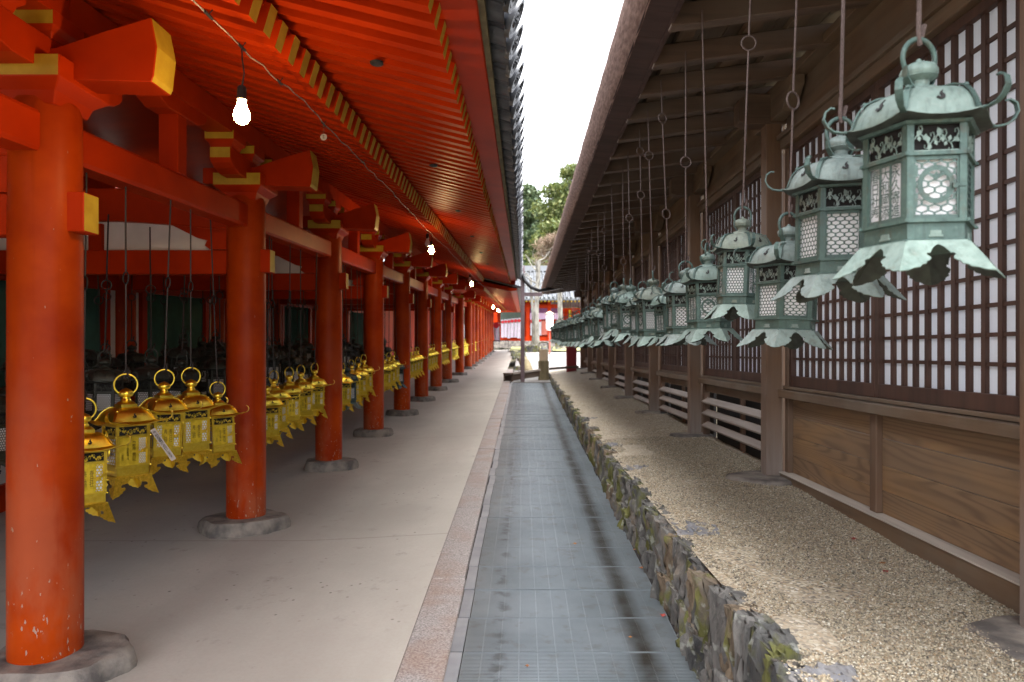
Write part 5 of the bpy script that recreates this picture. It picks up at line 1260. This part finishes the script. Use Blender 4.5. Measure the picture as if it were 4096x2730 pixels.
for xx in (s0.x + 0.03, s1.x - 0.03):
    for yy in (18.93, 19.12): b = MB(); b.box(xx - 0.018, xx + 0.018, yy - 0.018, yy + 0.018, zf, s0.z - 0.015); b.build('leg', 'wood_x', r)
# leaning log and rocks
b = MB(); b.tube([P(1202, 828, 23.5), P(1208, 840, 23.0), P(1218, 862, 22.3)], [0.16, 0.19, 0.14], 10); tag(b.build('leaning_log', 'stump', smooth=50), 'short dark mossy log leaning beside the steel pole', 'log')
for j, (px, py, Y, w) in enumerate([(1184, 808, 36, 0.7), (1193, 812, 34, 0.9), (1199, 818, 31, 0.6), (1222, 797, 42, 1.2), (1238, 797, 42, 0.8), (1258, 798, 42, 1.0), (1190, 845, 24, 0.4)]):
    me = stone_mesh(w, w * 0.42, w * 0.7, 700 + j); me.materials.append(M['rock_c']); p = P(px, py, Y)
    tag(link('garden_rock', me, None, (p.x, Y, G(Y) + w * 0.12)), ['dark rock at the left end of the far planting bed', 'squarish dark rock just left of the steel pole', 'small dark rock hidden close by the steel pole', 'dark edging rock at the foot of the pale tree trunks', 'small edging rock right of the pale tree trunks', 'edging rock below the paper street lantern', 'low rock at the kerb edge near the stool'][j], 'rock')
# planting bed with moss round the pale trunks
sheet('planting_bed', -0.8, 6.5, 41.5, 50, lambda x, y: G(y) + 0.10 + 0.06 * noise.noise((x, y, 2)), 20, 16, 'moss')
def trunk_tree(name, px, Y, w, pt, label, lean):
    p = P(px, 790, Y); r = thing(name, label, 'tree', (p.x, Y, G(Y)), None, True); z0 = G(Y); z1 = P(0, pt, Y).z
    rr = random.Random(px); pth = [(p.x + lean * t + 0.06 * math.sin(t * 5 + px), Y + 0.05 * math.sin(t * 4), z0 + (z1 - z0) * t) for t in [q / 8 for q in range(9)]]
    b = MB(); b.tube(pth, [w * (1.25 if q == 0 else 1.0 - 0.03 * q) for q in range(9)], 12); b.build('trunk', 'trunk', r, smooth=60)
    b = MB()
    for q in range(7):
        a = Vector(pth[5 + q % 4]); d = Vector((rr.uniform(-1, 1), rr.uniform(-0.5, 0.5), rr.uniform(0.4, 1.2))); e = a + d * rr.uniform(1.0, 2.2); mid_ = a.lerp(e, 0.5) + Vector((0, 0, -0.15)); b.tube([a, mid_, e], [w * 0.35, w * 0.22, w * 0.06], 6)
        for s in range(3): f = a.lerp(e, rr.uniform(0.4, 0.9)); b.tube([f, f + Vector((rr.uniform(-.8, .8), rr.uniform(-.3, .3), rr.uniform(0.2, .9)))], [w * .12, w * .03], 4)
    b.build('branches', 'trunk', r, smooth=60)
trunk_tree('bare_tree', 1225, 44, 0.11, 640, 'slender dark barked tree trunk beside the pale trunk in the courtyard', -0.1)
trunk_tree('bare_tree', 1234, 43.5, 0.17, 600, 'thick pale lichened tree trunk in the courtyard behind the steel pole', 0.05)
trunk_tree('bare_tree', 1290, 46, 0.19, 560, 'grey bare tree trunk in front of the pink shrine gate', -0.1)
# paper street lantern on a pole
c = P(1263, 797, 38); r = thing('paper_street_lantern', 'white paper lantern glowing on a slim pole in the courtyard', 'street lantern', (c.x, 38, G(38)), None, True)
b = MB(); b.box(c.x - 0.04, c.x + 0.04, 37.96, 38.04, G(38), P(0, 758, 38).z); b.build('pole', 'pink', r)
za, zb = P(0, 760, 38).z, P(0, 722, 38).z
b = MB(); b.lathe([(0.15, za), (0.20, za + 0.1), (0.21, zb - 0.12), (0.16, zb)], 6, c=(c.x, 38, 0)); b.build('shade', 'lamp_paper', r)
b = MB(); b.lathe([(0.26, zb), (0.28, zb + 0.02), (0.04, zb + 0.16)], 6, c=(c.x, 38, 0)); b.build('cap', 'bucket', r)

# cross hall at the far end: tiles, ochre rafter ends, banners
FY = 52.0
fz = P(0, 790, FY).z
FH = thing('far_cross_hall', 'vermilion hall with pale tiled roof crossing the far end of the lane', 'hall', (1.0, FY, fz), None, True)
def fb(name, px0, px1, py0, py1, m, y0=FY, d=0.2, **kw):
    a, c = P(px0, py1, FY), P(px1, py0, FY); b = MB(); b.box(a.x, c.x, y0, y0 + d, a.z, c.z); return b.build(name, m, FH, **kw)
fb('platform', 1090, 1340, 784, 800, 'base_stone', FY - 0.6, 1.0)
fb('wall', 1090, 1262, 690, 784, 'vermilion', FY + 0.3)
fb('sill_beam', 1130, 1262, 774, 785, 'vermilion', FY - 0.1, 0.25); fb('lintel', 1110, 1290, 700, 718, 'vermilion', FY - 0.1, 0.25)
for px in (1139, 1213, 1262): fb('post', px - 4, px + 4, 690, 784, 'vermilion', FY - 0.2, 0.3)
fb('curtain', 1150, 1200, 718, 745, 'dkgreen', FY - 0.15, 0.02); fb('curtain', 1218, 1290, 709, 720, 'purple', FY - 0.15, 0.02); fb('curtain', 1218, 1292, 720, 734, 'mauve', FY - 0.18, 0.02)
fb('door_leaf', 1243, 1262, 738, 770, 'pink', FY - 0.12, 0.05)
za = P(0, 690, FY).z; zt = P(0, 612, FY).z
b = MB(); b.prism([(FY - 1.5, za), (FY + 3.0, zt), (FY + 7, za), (FY + 7, za - 0.1), (FY - 1.5, za - 0.12)], 'x', P(1150, 0, FY).x, P(1420, 0, FY).x); b.build('roof', 'tile_pale', FH)
b = MB(); x = P(1150, 0, FY).x
while x < P(1420, 0, FY).x: b.tube([(x, FY - 1.52, za + 0.05), (x, FY + 3.0, zt + 0.05)], 0.085, 6); x += 0.33
tag(b.build('roof_tile_rows', 'tile_pale', FH, smooth=60), kind='stuff')
b = MB(); b.box(P(1150, 0, FY).x, P(1420, 0, FY).x, FY + 2.7, FY + 3.3, zt - 0.05, zt + 0.38); b.build('ridge', 'white_paint', FH)
b = MB(); x = P(1150, 0, FY).x; q = 0
while x < P(1420, 0, FY).x: b.bar((x, FY + 0.2, za + 0.10), (x, FY - 1.35, za - 0.18), 0.11, 0.12); b.m[-5] = 1; x += 0.28
tag(b.build('rafter_ends', ['vermilion', 'ochre'], FH, recalc=False), kind='stuff')
# banners: each its own cloth
def banner(px0, px1, py0, py1, Y, label, lean=0.0, marks=5):
    a, c = P(px0, py1, Y), P(px1, py0, Y); w, h = c.x - a.x, c.z - a.z
    r = thing('banner', label, 'banner', ((a.x + c.x) / 2, Y, c.z), 'white banners with crimson crests')
    b = MB(); n = 6; vs = []
    for j in range(n + 1):
        for q in range(7): vs.append((-w / 2 + w * q / 6 + lean * h * j / n, 0.03 * math.sin(q * 1.3 + j * 0.5), -h * j / n))
    b.add(vs, [(j * 7 + q, j * 7 + q + 1, (j + 1) * 7 + q + 1, (j + 1) * 7 + q) for j in range(n) for q in range(6)]); b.build('cloth', 'banner', r, smooth=60, recalc=False)
    rad = min(0.24, w * 0.50); b = MB(); b.add([(rad * math.cos(t) + lean * h * 0.12, -0.045, -h * 0.13 + rad * math.sin(t)) for t in (2 * math.pi * j / 16 for j in range(16))], [tuple(range(16))]); b.build('crest', 'crest', r)
    b = MB()
    for j in range(marks): zz = -h * (0.3 + 0.15 * j); b.add([(u * w * 0.16 + lean * h * (0.3 + .15 * j), -0.042, zz + v * 0.05) for u, v in ((-1, -1), (1, -1), (1, 1), (-1, 1))], [(0, 1, 2, 3)])
    b.build('lettering', 'mauve', r)
BX_ = [1151.5, 1159, 1166, 1173, 1181, 1189, 1197]
for j in range(6): banner(BX_[j], BX_[j + 1] - 0.4, 735 - j * 0.8, 776 + (j % 3 == 2) * 2, FY - 0.35 - 0.04 * (j % 2), '%s white banner with crimson crest from the left in the row of six' % ORD[j])
banner(1219, 1229, 734, 771, FY - 0.35, 'white banner with crimson crest between the orange post and pale trunk'); banner(1238, 1244, 732, 771, FY - 0.35, 'narrow white banner right of the pale tree trunk', marks=0)
r0 = banner(1133, 1147, 742, 786, 42.0, 'white banner gathered on a stand beside the last orange columns', 0.06)
b = MB(); p0, p1 = P(1134, 783, 41.8), P(1168, 783, 41.8)
for pp in (p0, p1): b.tube([pp, (pp.x, pp.y, G(41.8))], 0.02, 5)
b.tube([p0, p1], 0.02, 5); tag(b.build('banner_stand', 'iron_dark'), 'thin metal rail stand below the gathered white banner', 'stand')
# pink shrine gate with tiled pent roof, farther right
GYY = 60.0
r = thing('shrine_gate', 'faded vermilion shrine gate with latticed transom and small tiled roof', 'gate', P(1300, 790, GYY), None, True)
def gb(name, px0, px1, py0, py1, m, y0=GYY, d=0.2):
    a, c = P(px0, py1, GYY), P(px1, py0, GYY); b = MB(); b.box(a.x, c.x, y0, y0 + d, a.z, c.z); return b.build(name, m, r)
for px in (1262, 1283, 1318, 1345): gb('post', px - 3, px + 3, 680, 790, 'pink', GYY, 0.35)
gb('transom', 1260, 1352, 683, 689, 'pink'); gb('transom', 1260, 1352, 700, 706, 'pink'); gb('lintel', 1262, 1352, 716, 722, 'vermilion')
for q in range(22): gb('lattice_post', 1261 + q * 4, 1263 + q * 4, 683, 706, 'pink', GYY + 0.05, 0.1)
gb('back_wall', 1262, 1352, 706, 790, 'vermilion', GYY + 1.5)
gb('gilt_plaque', 1307, 1312, 713, 737, 'gold_sheet', GYY - 0.1, 0.08); gb('sill', 1262, 1352, 744, 752, 'pink')
a, c = P(1255, 682, GYY), P(1360, 674, GYY); b = MB(); b.prism([(GYY - 1.4, a.z), (GYY + 0.8, c.z + 0.8), (GYY + 0.8, a.z), (GYY - 1.4, a.z - 0.12)], 'x', a.x, c.x); b.build('pent_roof', 'tile_pale', r)
b = MB(); a2 = P(1296, 676, GYY); b.prism([(P(1280, 0, GYY + .5).x, P(0, 676, GYY).z), (P(1322, 0, GYY).x, P(0, 676, GYY).z), (P(1301, 0, GYY).x, P(0, 640, GYY).z)], 'y', GYY + 0.4, GYY + 0.6); b.build('gable', 'pink', r)
# dark stone lantern silhouette by the gate
c = P(1281, 772, 44); r = thing('stone_lantern', 'small dark stone lantern half hidden behind the green bronze row', 'stone lantern', (c.x, 44, G(44)), None, True)
for nm, prof in (('shaft', [(0.22, 0.0), (0.24, 0.12), (0.14, 0.2), (0.13, 1.0), (0.22, 1.1)]), ('firebox', [(0.2, 1.1), (0.2, 1.5)]), ('cap', [(0.42, 1.5), (0.40, 1.58), (0.12, 1.8), (0.1, 1.95), (0.0005, 2.05)])):
    b = MB(); b.lathe([(q[0], G(44) + q[1]) for q in prof], 8, c=(c.x, 44, 0)); b.build(nm, 'rock_c', r, smooth=30)

# ------------------------------------------------------------------ trees beyond
def tree(name, px, py_top, Y, wpx, leafm, label, shape, nleaf=7000, size=0.34):
    base = P(px, 780, Y); zt = P(0, py_top, Y).z; z0 = G(Y); H = zt - z0; W = wpx / 1569 * Y / 2
    r = thing(name, label, 'tree', (base.x, Y, z0), 'trees on the slope behind the far hall', True); rr = np.random.default_rng(int(px + py_top)); rd = random.Random(int(px))
    b = MB(); b.tube([(base.x + 0.15 * math.sin(q), Y, z0 + H * 0.95 * q / 6) for q in range(7)], [H * 0.022 * (1 - q / 7.5) for q in range(7)], 8)
    cl = []
    nb = 46
    for q in range(nb):
        t = rd.uniform(0.12, 0.99); a = rd.uniform(0, 6.28)
        if shape == 'cone': rad = W * (1.02 - t) ** 0.8 * rd.uniform(0.35, 1.05)
        else: rad = W * math.sqrt(max(0.03, 1 - ((t - 0.58) / 0.45) ** 2)) * rd.uniform(0.3, 1.05)
        c = (base.x + math.cos(a) * rad, Y + math.sin(a) * rad, z0 + H * t); cl.append((c, (0.11 if shape == 'cone' else 0.15) * H * rd.uniform(0.5, 1.05) * (1.1 - 0.5 * t)))
        if q % 2 == 0: b.tube([(base.x, Y, z0 + H * max(0.05, t - 0.12)), ((base.x + c[0]) / 2, (Y + c[1]) / 2, c[2] - 0.05 * H), c], [H * 0.008, H * 0.005, H * 0.0015], 5)
    b.build('trunk', 'trunk', r, smooth=60)
    ci = rr.integers(0, nb, nleaf); cen = np.array([c for c, s in cl])[ci]; sz = np.array([s for c, s in cl])[ci]
    d = rr.normal(size=(nleaf, 3)); d /= np.linalg.norm(d, axis=1)[:, None]; pos = cen + d * (sz * rr.random(nleaf) ** 0.4)[:, None] * np.array([1.15, 1.15, 0.62])
    pos[:, 2] = np.maximum(pos[:, 2], z0 + 0.5)
    u = rr.normal(size=(nleaf, 3)); u /= np.linalg.norm(u, axis=1)[:, None]; v = np.cross(u, rr.normal(size=(nleaf, 3))); v /= np.linalg.norm(v, axis=1)[:, None]
    s = (size * (0.6 + 0.8 * rr.random(nleaf)))[:, None]
    if leafm == 'leaf_brown': v *= 0.14; s = s * 1.5
    V = np.stack([pos - u * s, pos - v * s * 0.6, pos + u * s, pos + v * s * 0.6], 1).reshape(-1, 3)
    me = bpy.data.meshes.new('crown'); me.from_pydata(V.tolist(), [], (np.arange(nleaf * 4).reshape(-1, 4)).tolist()); me.materials.append(M[leafm]); link('crown', me, r)
tree('conifer_tree', 1212, 432, 95, 95, 'leaf_dark', 'tall dark conifer rising behind the far hall beside the left eaves', 'cone', 16000, 0.30)
tree('broadleaf_tree', 1302, 385, 88, 105, 'leaf_mid', 'bright yellowish broadleaf tree against the right bark eaves', 'round', 16000, 0.24)
tree('broadleaf_tree', 1256, 520, 85, 80, 'leaf_mid', 'lower green tree between the conifer and the bright broadleaf tree', 'round', 12000, 0.25)
tree('conifer_tree', 1232, 470, 110, 90, 'leaf_dark', 'second dark conifer just right of and behind the tallest one', 'cone', 14000, 0.32)
tree('bare_bush_tree', 1278, 530, 70, 60, 'leaf_brown', 'brown leafless bushy tree near the tip of the right eaves', 'round', 7000, 0.30)
tree('broadleaf_tree', 1330, 450, 100, 140, 'leaf_dark', 'dark tree mostly hidden behind the right bark eaves', 'round', 6000, 0.45)
tree('broadleaf_tree', 1150, 560, 100, 130, 'leaf_dark', 'dark tree hidden behind the vermilion gallery roof', 'round', 6000, 0.45)
def hillside():
    rr = np.random.default_rng(5); n = 26000
    x = rr.uniform(-45, 55, n); y = rr.uniform(105, 150, n); z = 2 + (y - 100) * 0.22 + rr.random(n) ** 0.6 * 5.5 + 2.0 * np.sin(x * 0.35)
    pos = np.stack([x, y, z], 1); u = rr.normal(size=(n, 3)); u /= np.linalg.norm(u, axis=1)[:, None]; v = np.cross(u, rr.normal(size=(n, 3))); v /= np.linalg.norm(v, axis=1)[:, None]
    s = rr.uniform(0.35, 0.8, n)[:, None]; V = np.stack([pos - u * s, pos - v * s * .6, pos + u * s, pos + v * s * .6], 1).reshape(-1, 3)
    me = bpy.data.meshes.new('woodland'); me.from_pydata(V.tolist(), [], np.arange(n * 4).reshape(-1, 4).tolist()); me.materials.append(M['leaf_dark']); tag(link('woodland', me), kind='stuff')
hillside()

# ------------------------------------------------------------------ fallen leaves
def fallen(x, y, z, m, s, label):
    rr = random.Random(int(y * 1000)); b = MB(); a0 = rr.random() * 6; n = 9
    vs = [(0, 0, 0.004)]
    for j in range(n): t = a0 + 2 * math.pi * j / n; q = s * (1.0 if j % 2 else 0.55); vs.append((q * math.cos(t), q * math.sin(t), 0.002 + 0.006 * rr.random()))
    b.add(vs, [(0, 1 + j, 1 + (j + 1) % n) for j in range(n)]); tag(b.build('fallen_leaf', m, None, (x, y, z)), label, 'leaf', 'fallen leaves')
for j, (x, y, on, m, s) in enumerate([(0.36, 4.73, 'g', 'leafmat', 0.02), (0.72, 2.60, 'g', 'leafmat', 0.022), (0.745, 2.48, 'g', 'leafmat', 0.02), (0.70, 2.44, 'g', 'leafmat', 0.018), (0.742, 2.55, 'g', 'leafmat', 0.016), (0.73, 3.55, 'g', 'redleaf', 0.02), (0.74, 4.25, 'g', 'leafmat', 0.02), (0.748, 4.6, 'g', 'leafmat', 0.018), (0.02, 3.02, 'g', 'leafmat', 0.014), (0.30, 2.72, 'g', 'leafmat', 0.014), (0.52, 3.3, 'g', 'leafmat', 0.012), (1.72, 3.55, 't', 'redleaf', 0.02), (1.62, 3.05, 't', 'redleaf', 0.018), (1.66, 3.15, 't', 'leafmat', 0.016)]):
    z = T * y + 0.0 if on == 'g' else gz(x, y) + 0.006
    fallen(x, y, z, m, s, ['lone brown leaf out in the middle of the steel grating', 'brown leaf nearest the foot of the mossy wall at the frame bottom', 'brown leaf in the cluster under the mossy wall', 'brown leaf on the edge of the last near grating panel', 'brown leaf tucked against the mossy wall foot', 'dark red leaf on the grating beside the mossy wall', 'leaf on the grating rim midway along the wall foot', 'farthest leaf along the foot of the mossy wall', 'tiny leaf on the left half of the grating', 'tiny leaf at the near centre of the grating', 'tiny leaf on the dark wet streak of the grating', 'red leaf on the gravel nearest the tall door post', 'red leaf on the gravel below the wide board panel', 'brown leaf beside the red one on the gravel'][j])
